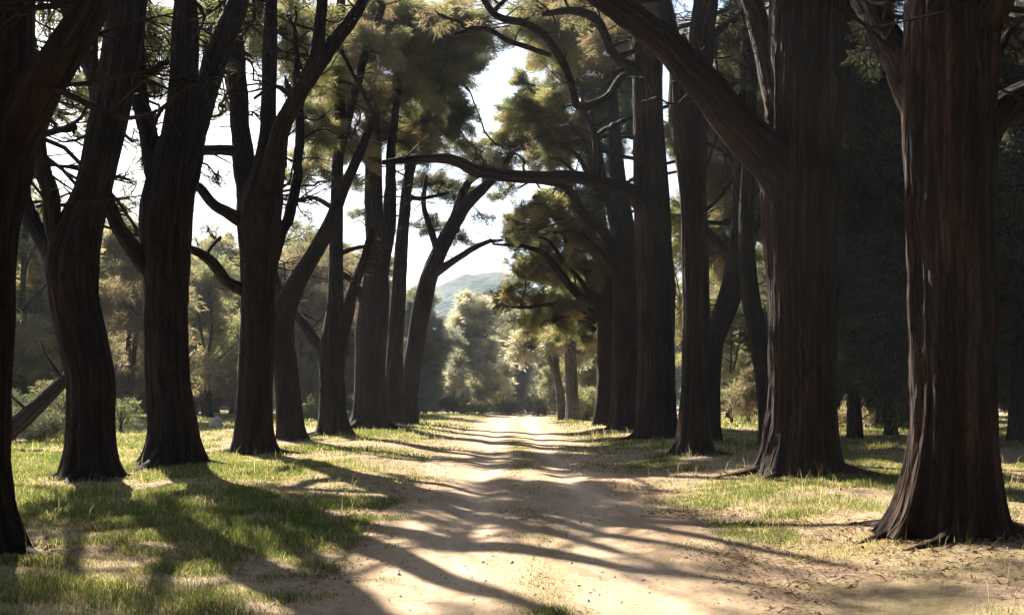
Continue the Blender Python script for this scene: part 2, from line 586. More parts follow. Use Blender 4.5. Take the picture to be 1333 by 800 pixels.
PALETTES = {
    "olive": [(0.085, 0.088, 0.026), (0.060, 0.072, 0.022), (0.125, 0.105, 0.036), (0.045, 0.058, 0.020)],
    "green": [(0.050, 0.072, 0.024), (0.036, 0.058, 0.022), (0.075, 0.085, 0.028), (0.090, 0.080, 0.032)],
    "dark": [(0.024, 0.035, 0.016), (0.018, 0.028, 0.014), (0.036, 0.040, 0.018), (0.045, 0.038, 0.020)],
    "rust": [(0.100, 0.086, 0.040), (0.112, 0.084, 0.044), (0.075, 0.078, 0.032), (0.085, 0.066, 0.038)],
    "grey": [(0.085, 0.105, 0.092), (0.07, 0.09, 0.08), (0.10, 0.115, 0.095), (0.08, 0.095, 0.08)],  # track-end trees: bluish haze tone put into the foliage colour
    "pale": [(0.165, 0.170, 0.115), (0.135, 0.145, 0.10), (0.19, 0.18, 0.125), (0.12, 0.13, 0.09)],  # far trees: mist painted in as paler foliage
    "bright": [(0.110, 0.115, 0.040), (0.085, 0.098, 0.034), (0.13, 0.118, 0.05), (0.07, 0.08, 0.03)],
}


def sprays_of(rg, blob):
    """the branchlets of one clump: lines from its inner part to its rim"""
    cx, cy, cz, rx, ry, rz, w = blob
    vol = 4.19 * rx * ry * rz
    k = int(np.clip(12 + vol ** 0.6 * 5, 14, 70))
    o = rg.normal(size=(k, 3))
    o[:, 2] += 0.25
    o /= np.linalg.norm(o, axis=1)[:, None]
    a = o * rg.uniform(0.0, 0.45, (k, 1)) + rg.normal(size=(k, 3)) * 0.16
    b = o * rg.uniform(0.65, 1.08, (k, 1)) + rg.normal(size=(k, 3)) * 0.12
    R = np.array([rx, ry, rz])
    return np.array([cx, cy, cz]) + a * R, np.array([cx, cy, cz]) + b * R


def needle_cloud(rg, blobs, size, width, per, dens, pal, flat=0.62, spr=None):
    """needle sprays filling ellipsoids (cx,cy,cz,rx,ry,rz,weight); returns verts, tris, tint"""
    C, Dr, Sz, Tn = [], [], [], []
    P = np.array(PALETTES[pal])
    P = P * .62 + P.mean(1, keepdims=True) * np.array([1.10, 1.0, .78]) * .38
    P = P * 1.2
    for i, bl in enumerate(blobs):
        cx, cy, cz, rx, ry, rz, w = bl
        vol = 4.19 * rx * ry * rz
        nt_ = max(12, int(dens * w * vol ** 0.86))
        A, B = spr[i] if spr is not None else sprays_of(rg, bl)
        k = len(A)
        pick = rg.integers(0, k, nt_)
        t = rg.random((nt_, 1)) ** 0.7
        ax = (B - A)[pick]
        ln = np.linalg.norm(ax, axis=1)[:, None] + 1e-6
        rm = (rx * ry * rz) ** (1 / 3)
        j = rg.normal(size=(nt_, 3)) * (0.045 + 0.10 * np.sqrt(t) * (1.15 - t)) * rm
        j[:, 2] *= flat
        pos = A[pick] + ax * t + j
        pos[:, 2] -= 0.10 * rm * t[:, 0] ** 2
        C.append(pos)
        d = ax / ln * 0.85 + j / rm * 2.2
        d[:, 2] += 0.22
        Dr.append(d / (np.linalg.norm(d, axis=1)[:, None] + 1e-6))
        Sz.append(rg.uniform(.55, 1.3, k)[pick])
        col = P[rg.integers(0, len(P), k)] * rg.uniform(.7, 1.3, (k, 1))
        Tn.append(col[pick] * rg.uniform(.85, 1.15, (nt_, 1)))
    C, Dr, Sz, Tn = np.vstack(C), np.vstack(Dr), np.concatenate(Sz), np.vstack(Tn)
    n = len(C)
    tuft = np.repeat(np.arange(n), per)
    m = n * per
    sc = np.repeat(Sz * rg.uniform(0.7, 1.25, n), per) * size
    dirn = Dr[tuft] * 0.95 + rg.normal(size=(m, 3)) * 0.5
    dirn /= np.linalg.norm(dirn, axis=1)[:, None]
    L = sc * rg.uniform(0.5, 1.1, m)
    base = C[tuft] + rg.normal(size=(m, 3)) * (sc * 0.28)[:, None]
    side = np.cross(dirn, rg.normal(size=(m, 3)))
    side /= np.linalg.norm(side, axis=1)[:, None] + 1e-6
    wv = side * (width * rg.uniform(0.6, 1.3, m))[:, None] * 0.5
    tip = base + dirn * L[:, None]
    tip[:, 2] -= 0.15 * L
    V = np.stack([base - wv * 0.6, base + dirn * (L * 0.45)[:, None] + wv, tip], 1).reshape(-1, 3)
    Tt = np.arange(m * 3).reshape(-1, 3)
    col = np.repeat(Tn, per, 0) * rg.uniform(0.85, 1.15, (m, 1))
    col = np.repeat(col, 3, 0)
    col = np.hstack([col, np.ones((len(col), 1))])
    return V, Tt, col


def twig_bag(rg, starts, blobs, r0=0.035, n_sub=8, spr=None, dead=0):
    """bare branches running from the nearest limb point into each clump and fanning out along its branchlets"""
    bag = Bag()
    if not blobs or not len(starts):
        return bag
    S = np.asarray(starts)
    for i, (cx, cy, cz, rx, ry, rz, w) in enumerate(blobs):
        c = np.array([cx, cy, cz])
        dd = np.linalg.norm(S - c, axis=1) + 1.2 * np.maximum(0, S[:, 2] - cz)
        s = S[np.argmin(dd)]
        ln = np.linalg.norm(c - s)
        m1 = s * .68 + c * .32 + rg.normal(size=3) * 0.10 * ln + np.array([0, 0, 0.07 * ln])
        m2 = s * .32 + c * .68 + rg.normal(size=3) * 0.10 * ln + np.array([0, 0, 0.05 * ln])
        P = catmull(np.array([s, m1, m2, c]), max(7, int(ln * 3)))
        P[1:-1] += rg.normal(size=(len(P) - 2, 3)) * .03
        rr0 = min(r0 * (1 + 0.22 * ln), 0.12)
        bag.add(*tube(P, np.linspace(rr0, rr0 * 0.4, len(P)), 6, int(rg.integers(1e6)), 0))
        A, B = spr[i] if spr is not None else sprays_of(rg, blobs[i])
        for k in range(min(n_sub, len(A))):
            q = P[rg.integers(len(P) // 2, len(P))]
            P2 = catmull(np.array([q, A[k] + rg.normal(size=3) * .08, (A[k] + B[k]) / 2 + rg.normal(size=3) * .08, B[k]]), 8)
            bag.add(*tube(P2, np.linspace(rr0 * 0.38, 0.006, len(P2)), 4, int(rg.integers(1e6)), 0))
    for k in range(dead):                       # dead leafless twigs along the limbs
        s = S[rg.integers(0, len(S))]
        a = rg.random() * 6.28
        ln = rg.uniform(.5, 1.9)
        e = s + ln * np.array([math.cos(a), math.sin(a), rg.uniform(-.25, .55)])
        mid = (s + e) / 2 + rg.normal(size=3) * .14 * ln
        P = catmull(np.array([s, mid, e]), 9)
        bag.add(*tube(P, np.linspace(.02 + .008 * ln, .005, 9), 5, int(rg.integers(1e6)), 0))
        for q in range(rg.integers(2, 5)):
            b0 = P[rg.integers(3, 8)]
            e2 = b0 + (e - s) * rg.uniform(.2, .4) + rg.normal(size=3) * .2 * ln
            P2 = catmull(np.array([b0, (b0 + e2) / 2 + rg.normal(size=3) * .05, e2]), 6)
            bag.add(*tube(P2, np.linspace(.010, .003, 6), 4, int(rg.integers(1e6)), 0))
    return bag


def crown_obj(root, origin, rg, blobs, starts, size, width, per, dens, pal, flat=0.62, r0=0.035, n_sub=8, dead=0):
    spr = [sprays_of(rg, b) for b in blobs]
    V, T, col = needle_cloud(rg, blobs, size, width, per, dens, pal, flat, spr)
    bag = twig_bag(rg, starts, blobs, r0, n_sub, spr, dead)
    n0 = len(V)
    qs = np.vstack(bag.q) + n0 if bag.n else np.zeros((0, 4), int)
    if bag.n:
        tw_t = np.vstack([t for t in bag.t if len(t)]) + n0
        V = np.vstack([V] + bag.v)
        bark = np.vstack([np.zeros((n0, 3))] + bag.b)
        col = np.vstack([col, np.tile([0.04, 0.03, 0.02, 1], (bag.n, 1))])
        tris = np.vstack([T, tw_t])
        mi = np.concatenate([np.ones(len(qs)), np.zeros(len(T)), np.ones(len(tw_t))])
    else:
        bark, tris, mi = np.zeros((n0, 3)), T, np.zeros(len(T))
    return mesh_obj("crown", V, qs if len(qs) else None, tris, [NEEDLE, TWIG], mi, False, root,
                    {"tint": ('FLOAT_COLOR', col), "bark": ('FLOAT_VECTOR', bark)}, origin)


def px_line(pts, d0, drift=0.0):
    """measured outline (u, v, width in photo pixels[, depth offset]) -> points and radii in metres"""
    P, R = [], []
    acc = 0.0
    last = None
    for p in pts:
        u, v, w = p[:3]
        if last is not None:
            acc += math.hypot(u - last[0], v - last[1]) / F * d0
        last = (u, v)
        d = d0 + (p[3] if len(p) > 3 else drift * acc)
        P.append(world_pt(u, v, d))
        R.append(w * 0.5 * d / F)
    return np.array(P), np.array(R)


FEET = []


def avenue_tree(label, vb, trunk, limbs, blobs, top, pal, seed, hground=0.13, bark=None, flare=0.32, needle=(0.3, 0.022, 9, 170), group=None, ridge=0.032, drifts=None):
    """trunk/limbs: measured lines; blobs: (u,v,ru,rv,depth offset[,weight]) clumps; top: clumps (dx,dy,z,r,rz[,weight]) above the frame"""
    bark = bark or BARK
    rg = np.random.default_rng(seed)
    d = F * (EYE - hground) / (vb - V0)
    for _ in range(3):
        gx = (trunk[0][0] - U0) / F * d
        d = F * (EYE - float(ground_z(gx, d))) / (vb - V0)
    P, R = px_line(trunk, d)
    gz = float(ground_z(P[0][0], d))
    base = np.array([P[0][0], d, gz])
    P[0][2] = gz - 0.06
    n = max(24, int(np.linalg.norm(P[-1] - P[0]) / (0.11 if d < 30 else 0.2)))
    Pc, Rc = catmull(P, n), np.maximum(catmull(np.c_[R, R, R], n)[:, 0], 0.02)
    FEET.append((base[0], base[1], R[0]))
    root = empty("avenue_tree", base, label, "tree", group)
    sides = 120 if d < 24 else 64 if d < 40 else 36
    V, Q, T, B = tube(Pc, Rc, sides, seed, ridge, flare)
    mesh_obj("trunk", V, Q, T, [bark], None, True, root, {"bark": ('FLOAT_VECTOR', B)}, base)
    if d < 45:
        for k in range(rg.integers(5, 8)):
            a = k * 6.28 / 6 + rg.uniform(-.4, .4)
            Rb = R[0]
            q = np.array([.55, 1.0, 1.45, 1.95, 2.5]) * Rb * rg.uniform(.8, 1.1)
            aa = a + np.array([0, .02, .1, .2, .28]) * rg.uniform(-1.6, 1.6)
            rx_, ry_ = base[0] + np.cos(aa) * q, base[1] + np.sin(aa) * q
            rz_ = ground_z(rx_, ry_) + np.array([.42, .12, .015, -.03, -.10]) * Rb * rg.uniform(.7, 1.15)
            rp = catmull(np.stack([rx_, ry_, rz_], -1), 16)
            V, Q, T, B = tube(rp, np.linspace(.24, .05, 16) * Rb * rg.uniform(.7, 1.2), 22, seed * 17 + k, .05)
            mesh_obj("root", V, Q, T, [bark], None, True, root, {"bark": ('FLOAT_VECTOR', B)}, base)
    starts = [Pc[-1], Pc[-3]]
    auto = []
    for k, lm in enumerate(limbs):
        dr = rg.uniform(-0.35, 0.35) if drifts is None else drifts[k]
        lp, lr = px_line(lm, d, dr)
        ln = np.sum(np.linalg.norm(np.diff(lp, axis=0), axis=1))
        m = max(10, int(ln / (0.14 if d < 30 else 0.22)))
        lc, lrc = catmull(lp, m), np.maximum(catmull(np.c_[lr, lr, lr], m)[:, 0], 0.012)
        wob = np.cumsum(rg.normal(size=(m, 3)) * 0.012, axis=0)
        lc = lc + wob - wob[0]
        V, Q, T, B = tube(lc, lrc, 28 if lr[0] > 0.12 else 14, seed * 31 + k, ridge, 0)
        mesh_obj("limb", V, Q, T, [bark], None, True, root, {"bark": ('FLOAT_VECTOR', B)}, base)
        starts += list(lc[m // 3::2])
        tip = lc[-1]
        if tip[2] > 1.6 + 0.36 * d:
            auto.append((tip[0], tip[1], tip[2] + 0.8, rg.uniform(1.0, 1.6), rg.uniform(1.0, 1.6), 0.9, 0.8 if group != GL else 0.25))
    bl = []
    for b in blobs:
        c = world_pt(b[0], b[1], d + b[4])
        s = (d + b[4]) / F
        bl.append((c[0], c[1], c[2], b[2] * s, 0.9 * 0.5 * (b[2] + b[3]) * s, b[3] * s, b[5] if len(b) > 5 else 1.0))
    for t in top:
        bl.append((base[0] + t[0], base[1] + t[1], t[2], t[3], t[3], t[4], t[5] if len(t) > 5 else 1.0))
    bl += auto
    if bl:
        crown_obj(root, base, rg, bl, starts, needle[0], needle[1], needle[2], needle[3], pal, r0=0.03, dead=(60 if group == GL else 34) if d < 38 else 22 if d < 60 else 6)
    return root, base


# ------------------------------------------------------------------ the left row
GL = "trees of the left row along the track"
NEARN = (0.24, 0.0135, 13, 170)
MIDN = (0.26, 0.018, 13, 200)
FARN = (0.29, 0.022, 12, 225)

avenue_tree("massive blackish trunk cut by the left picture edge, closest tree on the left verge", 722,
    [(-45, 722, 128), (-48, 640, 116), (-46, 520, 114), (-45, 430, 118), (-40, 300, 118), (-25, 190, 132), (-8, 110, 105), (0, 20, 84), (5, -80, 76), (12, -220, 60)],
    [[(-5, 215, 80, 0), (25, 160, 60, -.1), (68, 92, 50, -.3), (108, 25, 44, -.5), (140, -60, 40, -.7), (175, -180, 30, -1)],
     [(-30, 240, 60, 0), (-75, 150, 50, .4), (-130, 40, 40, .9), (-190, -90, 30, 1.4)]],
    [], [(-2, -1, 11, 2.0, 1.2), (1.2, 0, 12, 2.0, 1.3), (-1, 2, 13, 2.2, 1.4), (-3, 2, 11.5, 1.8, 1.2)], "green", 11, needle=NEARN, group=GL)

avenue_tree("dark left-row trunk with two slim limbs forking off its left side, bent slightly right", 622,
    [(119, 624, 76), (118, 590, 66), (118, 540, 62), (117, 490, 62), (107, 440, 64), (97, 390, 64), (94, 345, 68), (103, 300, 58), (120, 250, 48), (136, 180, 50), (152, 100, 51), (166, 10, 50), (174, -80, 44), (178, -190, 34)],
    [[(85, 345, 44, 0), (72, 300, 26, -.2), (62, 250, 22, -.5), (52, 205, 20, -.8), (45, 150, 16, -1), (38, 60, 13, -1.3)],
     [(82, 350, 36, 0), (55, 310, 25, .3), (34, 270, 24, .6), (22, 225, 22, .9), (8, 160, 18, 1.3), (-20, 60, 14, 1.8)],
     [(140, 170, 34, 0), (128, 110, 28, .5), (108, 60, 24, 1.1), (80, 0, 18, 1.7), (60, -70, 14, 2.2)],
     [(100, 165, 9, .3), (78, 168, 9, .3), (40, 180, 9, .5), (0, 185, 7, .8)]],
    [(95, 35, 32, 26, 2.5, .5), (112, 85, 24, 22, 3, .9), (88, 130, 34, 16, 3, .9), (80, 152, 36, 12, 4, 1), (100, 120, 30, 26, 4, 1.2), (118, 150, 20, 22, 6, 1.2), (30, 120, 30, 40, 6, .9), (165, 275, 14, 26, 6, .9), (60, 90, 30, 20, 7, .6), (140, 30, 40, 40, 8, 1), (60, 150, 26, 14, 5, .8), (55, 20, 22, 30, 3, .3), (168, 238, 12, 14, 3, .8), (60, 260, 14, 30, 4, .7), (75, 45, 22, 10, 4, .6), (120, 110, 18, 22, 5, 1), (75, 15, 26, 14, 7, .8), (72, 110, 14, 20, 7, .6), (172, 185, 10, 18, 8, .6), (105, 180, 22, 10, 5, .6), (135, 150, 26, 30, 1.5, .6), (128, 215, 18, 22, 1.5, .5), (25, 260, 30, 16, 5, .8), (165, 300, 14, 10, 5, .7)],
    [(-1, 0, 12, 2.2, 1.2), (1.5, .5, 12.6, 2.0, 1.2), (-2.5, 1.5, 11.4, 1.8, 1), (0, 2, 14, 2.2, 1.4)], "green", 12, needle=NEARN, group=GL)

avenue_tree("straight thick dark trunk splitting into two heavy stems above a curved low left limb", 607,
    [(226, 609, 80), (225, 575, 66), (221, 530, 62), (217, 480, 60), (216, 410, 58), (217, 350, 60), (216, 290, 70), (222, 235, 64), (231, 180, 46), (238, 110, 38), (241, 40, 36), (242, -30, 24), (244, -110, 8)],
    [[(200, 352, 30, 0), (182, 335, 24, -.2), (163, 312, 22, -.5), (150, 284, 19, -.8), (142, 250, 17, -1), (140, 190, 15, -1.2), (146, 120, 13, -1.4), (150, 50, 11, -1.6)],
     [(212, 270, 40, 0), (200, 225, 28, .3), (188, 180, 25, .6), (180, 130, 22, .9), (172, 60, 20, 1.2), (160, -30, 18, 1.5), (150, -120, 14, 1.8)],
     [(228, 270, 52, 0), (243, 215, 44, .2), (257, 165, 36, .6), (271, 115, 32, 1.1), (288, 60, 32, 1.6), (312, 5, 28, 2.1), (328, -40, 18, 2.4), (345, -100, 6, 2.8)],
     [(185, 108, 9, .8), (205, 92, 8, .7), (230, 85, 7, .5)]],
    [(200, 30, 26, 26, 3, .9), (265, 40, 34, 22, 2.5, .9), (202, 75, 26, 20, 3, .9), (262, 20, 20, 20, 3, .7), (205, 120, 14, 9, 3, .5), (290, 90, 16, 14, 4, .4), (285, 235, 16, 9, 2, .3), (190, 215, 10, 16, 2, .4), (300, 30, 26, 20, 4, .8), (175, 140, 12, 20, 4, .4), (205, 95, 26, 26, 5, 1), (200, 20, 30, 22, 6, 1), (270, 60, 16, 20, 5, .8), (238, 150, 22, 30, 1.5, .6), (225, 225, 22, 26, 1.5, .6), (272, 110, 14, 30, 1.2, .6), (280, 95, 18, 10, 5, .6), (204, 60, 24, 46, 8, 1.2), (275, 25, 26, 26, 7, 1.2), (290, 140, 14, 10, 6, .4), (195, 160, 10, 16, 5, .5), (240, 40, 60, 44, 9, 1.2), (200, 120, 22, 24, 8, .7)],
    [(-2, 1, 15.5, 1.8, 1.1)], "green", 13, needle=NEARN, group=GL)

avenue_tree("dark trunk whose three upright stems fan out above short limbs reaching left", 590,
    [(331, 592, 62), (331, 565, 52), (333, 500, 47), (335, 440, 46), (336, 380, 48), (337, 320, 54), (338, 275, 58), (345, 230, 40), (349, 180, 24), (350, 120, 20), (352, 50, 20), (354, -30, 12), (357, -90, 5)],
    [[(330, 285, 44, 0), (321, 235, 34, .2), (313, 180, 26, .5), (308, 100, 25, .9), (302, 20, 22, 1.2), (298, -30, 14, 1.5), (292, -90, 5, 1.8)],
     [(346, 275, 44, 0), (355, 225, 32, -.3), (365, 175, 25, -.6), (382, 138, 22, -.9), (400, 104, 21, -1.2), (407, 60, 17, -1.4), (413, 0, 14, -1.7), (416, -60, 6, -2)],
     [(396, 112, 18, -1.1), (425, 70, 20, -.8), (450, 35, 18, -.4), (472, 0, 14, 0), (492, -45, 6, .4)],
     [(346, 352, 30, 0), (361, 312, 17, .4), (377, 272, 15, .8), (385, 228, 13, 1), (388, 172, 12, 1.1), (389, 110, 9, 1.2), (386, 50, 7, 1.3)],
     [(325, 292, 24, 0), (300, 278, 17, -.4), (280, 264, 14, -.7), (262, 246, 13, -.9), (244, 236, 10, -1.2), (225, 220, 8, -1.5)],
     [(325, 378, 22, 0), (300, 369, 16, -.3), (280, 347, 15, -.6), (264, 332, 13, -.8), (242, 326, 11, -1), (215, 330, 8, -1.3)],
     [(322, 197, 16, .4), (285, 195, 14, .2), (250, 196, 13, 0), (225, 190, 11, -.3)],
     [(385, 132, 10, -.9), (370, 118, 7, -.6), (352, 113, 5, -.4), (330, 128, 4, -.1)]],
    [(330, 40, 24, 20, 3, .6), (380, 25, 30, 28, 2, .9), (430, 30, 34, 28, 1, .8), (372, 75, 26, 18, 2, .6), (330, 78, 12, 12, 3, .5), (392, 90, 14, 14, 4, .5), (275, 152, 16, 7, 3, .4), (385, 60, 20, 20, 4, .9), (300, 10, 26, 16, 2, .8), (270, 300, 20, 12, 1, .45), (340, 110, 10, 14, 3, .4), (330, 20, 20, 22, 5, 1), (380, 45, 26, 30, 5, 1), (345, 60, 14, 14, 6, .8), (335, 235, 22, 26, 1.5, .5), (346, 160, 14, 34, 1.5, .5), (310, 150, 13, 30, 1.5, .4), (385, 100, 16, 10, 5, .8), (375, 130, 14, 10, 5, .5), (378, 60, 28, 40, 8, 1.2), (335, 30, 20, 28, 8, 1.2), (390, 110, 16, 20, 7, 1), (330, 60, 40, 44, 9, 1.1), (400, 60, 40, 50, 8, 1.2), (300, 125, 20, 16, 8, .5)],
    [(-1.5, -2, 15.5, 1.8, 1)], "olive", 14, needle=NEARN, group=GL)

avenue_tree("slimmer dark trunk behind the fan-stemmed one, its upper half leaning hard right", 573,
    [(381, 575, 42), (377, 545, 36), (373, 490, 33), (367, 430, 33), (372, 398, 32), (386, 368, 25), (402, 342, 22), (416, 318, 21), (429, 292, 19), (441, 262, 16), (452, 235, 14), (470, 195, 12), (488, 150, 9)],
    [[(368, 420, 28, 0), (361, 385, 18, .4), (352, 350, 13, .8), (346, 300, 10, 1.2), (350, 240, 8, 1.6)],
     [(372, 410, 16, 0), (362, 388, 11, .5), (350, 372, 9, .8)],
     [(436, 272, 8, 0), (410, 258, 6, .4), (388, 262, 5, .8), (362, 256, 4, 1.2)]],
    [(420, 165, 36, 42, 3), (405, 215, 38, 28, 4), (402, 150, 30, 30, 3), (385, 228, 26, 18, 3, .8), (425, 105, 34, 34, 3), (450, 235, 26, 14, 4, .8), (360, 228, 10, 20, 4, .8), (400, 282, 22, 7, 1, .35), (372, 300, 14, 8, 2, .4)],
    [(-1.5, 0, 15.5, 2, 1.1)], "olive", 15, needle=MIDN, group=GL)

avenue_tree("upright slender dark trunk with a lifted branch on each side at mid height", 566,
    [(434, 568, 48), (433, 540, 38), (432, 490, 35), (434, 445, 36), (436, 405, 25), (437, 350, 20), (438, 280, 18), (440, 200, 15), (442, 150, 15), (441, 100, 14), (443, 30, 13), (446, -60, 10)],
    [[(428, 462, 24, 0), (408, 442, 15, .3), (393, 421, 13, .6), (381, 404, 10, .9), (366, 390, 7, 1.3)],
     [(440, 458, 26, 0), (454, 405, 16, -.3), (465, 371, 13, -.5), (476, 340, 12, -.8), (487, 300, 9, -1.1)],
     [(440, 205, 15, 0), (454, 150, 12, .3), (466, 108, 11, .6), (481, 58, 11, .9), (498, 10, 9, 1.2)],
     [(440, 330, 8, 0), (462, 322, 6, .4), (490, 318, 4, .9)]],
    [(450, 150, 38, 40, 3), (480, 70, 46, 44, 1), (430, 80, 34, 34, 3), (465, 195, 36, 22, 2), (420, 30, 36, 32, 3), (470, 120, 40, 34, 4), (450, 40, 40, 34, 4), (430, 190, 36, 28, 5)],
    [], "rust", 16, needle=MIDN, group=GL)

avenue_tree("broad double-stemmed trunk, thickest of the far end of the left row", 558,
    [(482, 559, 62), (482, 530, 48), (482, 470, 42), (485, 420, 44), (488, 380, 40), (490, 330, 30), (487, 280, 25), (486, 200, 22), (484, 120, 18), (482, 40, 14)],
    [[(490, 375, 30, 0), (499, 330, 22, .3), (505, 290, 20, .6), (508, 240, 15, .9), (511, 180, 12, 1.2), (520, 100, 9, 1.5)],
     [(478, 400, 18, 0), (466, 376, 10, -.4), (452, 360, 8, -.8), (440, 352, 6, -1.2)],
     [(486, 215, 14, 0), (470, 200, 10, .5), (450, 192, 8, 1), (425, 196, 5, 1.6)]],
    [(500, 130, 50, 44, 2), (535, 60, 56, 52, 0), (480, 40, 40, 40, 3), (505, 180, 46, 24, 2), (555, 110, 48, 44, 2), (520, 20, 50, 36, 3), (540, 160, 44, 34, 4), (590, 80, 28, 36, 1)],
    [(1, 0, 18, 2.6, 1.5), (3.5, 0, 18, 2.4, 1.5), (-1.5, 0, 16, 2.2, 1.3)], "olive", 17, needle=FARN, group=GL, flare=0.25)

avenue_tree("thin straight trunk squeezed between the broad far trunk and the one leaning right", 554,
    [(511, 555, 36), (512, 510, 27), (515, 440, 22), (519, 380, 20), (522, 330, 18), (526, 280, 15), (532, 230, 14), (544, 185, 11), (556, 130, 8)],
    [[(524, 310, 12, 0), (530, 262, 9, .4), (529, 215, 8, .8)],
     [(530, 255, 8, 0), (552, 258, 5, .4), (585, 250, 4, .8)]],
    [(560, 180, 50, 34, 2), (575, 110, 44, 46, 1), (588, 60, 32, 40, -1), (530, 195, 38, 22, 3), (595, 150, 26, 34, 2), (470, 280, 26, 10, 5, .5), (460, 240, 24, 8, 2, .4), (500, 300, 22, 10, 3, .5)],
    [(2.5, 0, 19, 2.4, 1.5)], "green", 18, needle=FARN, group=GL, flare=0.25)

avenue_tree("far left-row tree leaning right over the track, its top forked above the hill", 552,
    [(529, 554, 34), (533, 505, 26), (541, 450, 25), (549, 400, 25), (558, 362, 24), (571, 330, 22), (586, 300, 21), (606, 268, 17), (630, 244, 14), (650, 224, 10), (668, 198, 7)],
    [[(560, 358, 16, 0), (588, 342, 10, -.4), (614, 326, 8, -.8), (636, 315, 6, -1.2), (655, 312, 4, -1.6)],
     [(590, 300, 18, 0), (600, 262, 13, .3), (613, 238, 10, .6), (640, 222, 7, 1)],
     [(572, 332, 12, 0), (562, 300, 9, .4), (552, 268, 7, .8), (556, 232, 5, 1.2)]],
    [(600, 250, 40, 14, 2, .8), (568, 292, 34, 15, 3, .7), (640, 218, 34, 18, 0, .8), (598, 165, 22, 40, 0), (556, 240, 44, 18, 4, .8), (598, 312, 28, 9, 2, .6), (628, 285, 18, 10, 1, .5), (612, 200, 16, 20, 2, .7)],
    [(2, 0, 19, 2.2, 1.5)], "dark", 19, needle=FARN, group=GL, flare=0.25)

# ------------------------------------------------------------------ the right row
GR = "trees of the right row along the track"
avenue_tree("huge stringy-barked trunk nearest on the right, its left edge lit down to spreading roots", 694,
    [(1235, 696, 132), (1237, 660, 124), (1239, 600, 116), (1241, 520, 112), (1241, 400, 112), (1239, 300, 114), (1238, 200, 118), (1238, 100, 118), (1240, 0, 116), (1243, -120, 100), (1246, -260, 80)],
    [[(1215, 170, 70, 0), (1186, 110, 54, .3), (1158, 58, 44, .7), (1128, 0, 38, 1.1), (1095, -70, 30, 1.5), (1060, -160, 22, 2)],
     [(1262, 190, 66, 0), (1300, 142, 48, .3), (1345, 112, 40, .6), (1400, 70, 32, 1), (1460, 10, 24, 1.4)],
     [(1268, 60, 60, 0), (1300, 0, 46, -.4), (1330, -70, 36, -.8), (1360, -170, 26, -1.2)],
     [(1290, 95, 14, .3), (1315, 45, 10, .7), (1345, 20, 7, 1)]],
    [(1130, 60, 30, 40, 1.5, .7), (1330, 60, 24, 26, 2, .3)],
    [(-2, 0, 7.4, 1.8, 1), (0, 1, 9.5, 2.4, 1.4), (2, 0, 8.4, 2, 1.2), (2, 2, 10.5, 2.4, 1.4), (-1.5, 2, 10.6, 2, 1.3)], "dark", 21, bark=BARK_RED, needle=(0.15, 0.008, 18, 190), group=GR, flare=0.42, ridge=0.036)

avenue_tree("very thick fluted trunk right of the track, its heavy limb crossing up left", 616,
    [(1041, 618, 112), (1042, 585, 102), (1045, 530, 92), (1045, 450, 92), (1044, 380, 95), (1042, 300, 99), (1044, 230, 108), (1046, 150, 100), (1048, 60, 99), (1051, -20, 98), (1055, -140, 80), (1060, -280, 56)],
    [[(1036, 250, 82, 0), (1000, 204, 64, -.3), (958, 157, 54, -.7), (918, 112, 48, -1), (880, 73, 44, -1.3), (838, 38, 39, -1.6), (798, 10, 36, -1.9), (750, -25, 30, -2.2), (700, -70, 22, -2.5)],
     [(1018, 150, 44, 0), (1006, 90, 34, .3), (990, 20, 28, .6), (975, -60, 24, .9), (960, -150, 18, 1.2)],
     [(1075, 140, 50, 0), (1098, 80, 36, .4), (1112, 10, 30, .8), (1130, -70, 24, 1.2), (1150, -170, 18, 1.6)]],
    [(1118, 60, 26, 34, 2, .8), (975, 20, 20, 36, 2, .6)],
    [(-1.5, 0, 11.5, 2.2, 1.2), (1.5, 0, 11.5, 2.2, 1.2), (0, 1.5, 13.5, 2.6, 1.5), (-4.5, -1.5, 11, 2.0, 1, .6), (3, 1.5, 13, 2.4, 1.4), (2, -1, 12.6, 2, 1.2)], "dark", 22, bark=BARK_RED, needle=(0.19, 0.011, 15, 180), group=GR, flare=0.34, ridge=0.036)

avenue_tree("lean reddish trunk with a sunlit left edge passing behind the heavy crossing limb", 592,
    [(901, 594, 54), (903, 565, 44), (905, 500, 37), (906, 420, 36), (905, 330, 36), (902, 250, 37), (898, 185, 46), (893, 140, 46), (884, 85, 28), (870, 30, 22), (858, -50, 18), (850, -160, 12)],
    [[(900, 195, 34, 0), (909, 130, 34, .3), (917, 60, 34, .6), (922, -20, 32, .9), (926, -110, 26, 1.2), (930, -230, 18, 1.5)],
     [(918, 60, 18, .6), (935, 40, 12, 1), (952, 30, 9, 1.4), (975, 10, 7, 1.8)]],
    [(945, 55, 30, 45, 4, .9), (890, 25, 20, 24, 4, .5), (958, 110, 22, 16, 3, .8), (945, 235, 14, 12, 8, .5)],
    [(-1, 0, 14, 2.2, 1.2), (1.5, 0, 14.2, 2.2, 1.2), (0, 1.5, 16, 2.6, 1.5), (2.5, 1.5, 15, 2.2, 1.3)], "dark", 23, bark=BARK_RED, needle=NEARN, group=GR, flare=0.36)

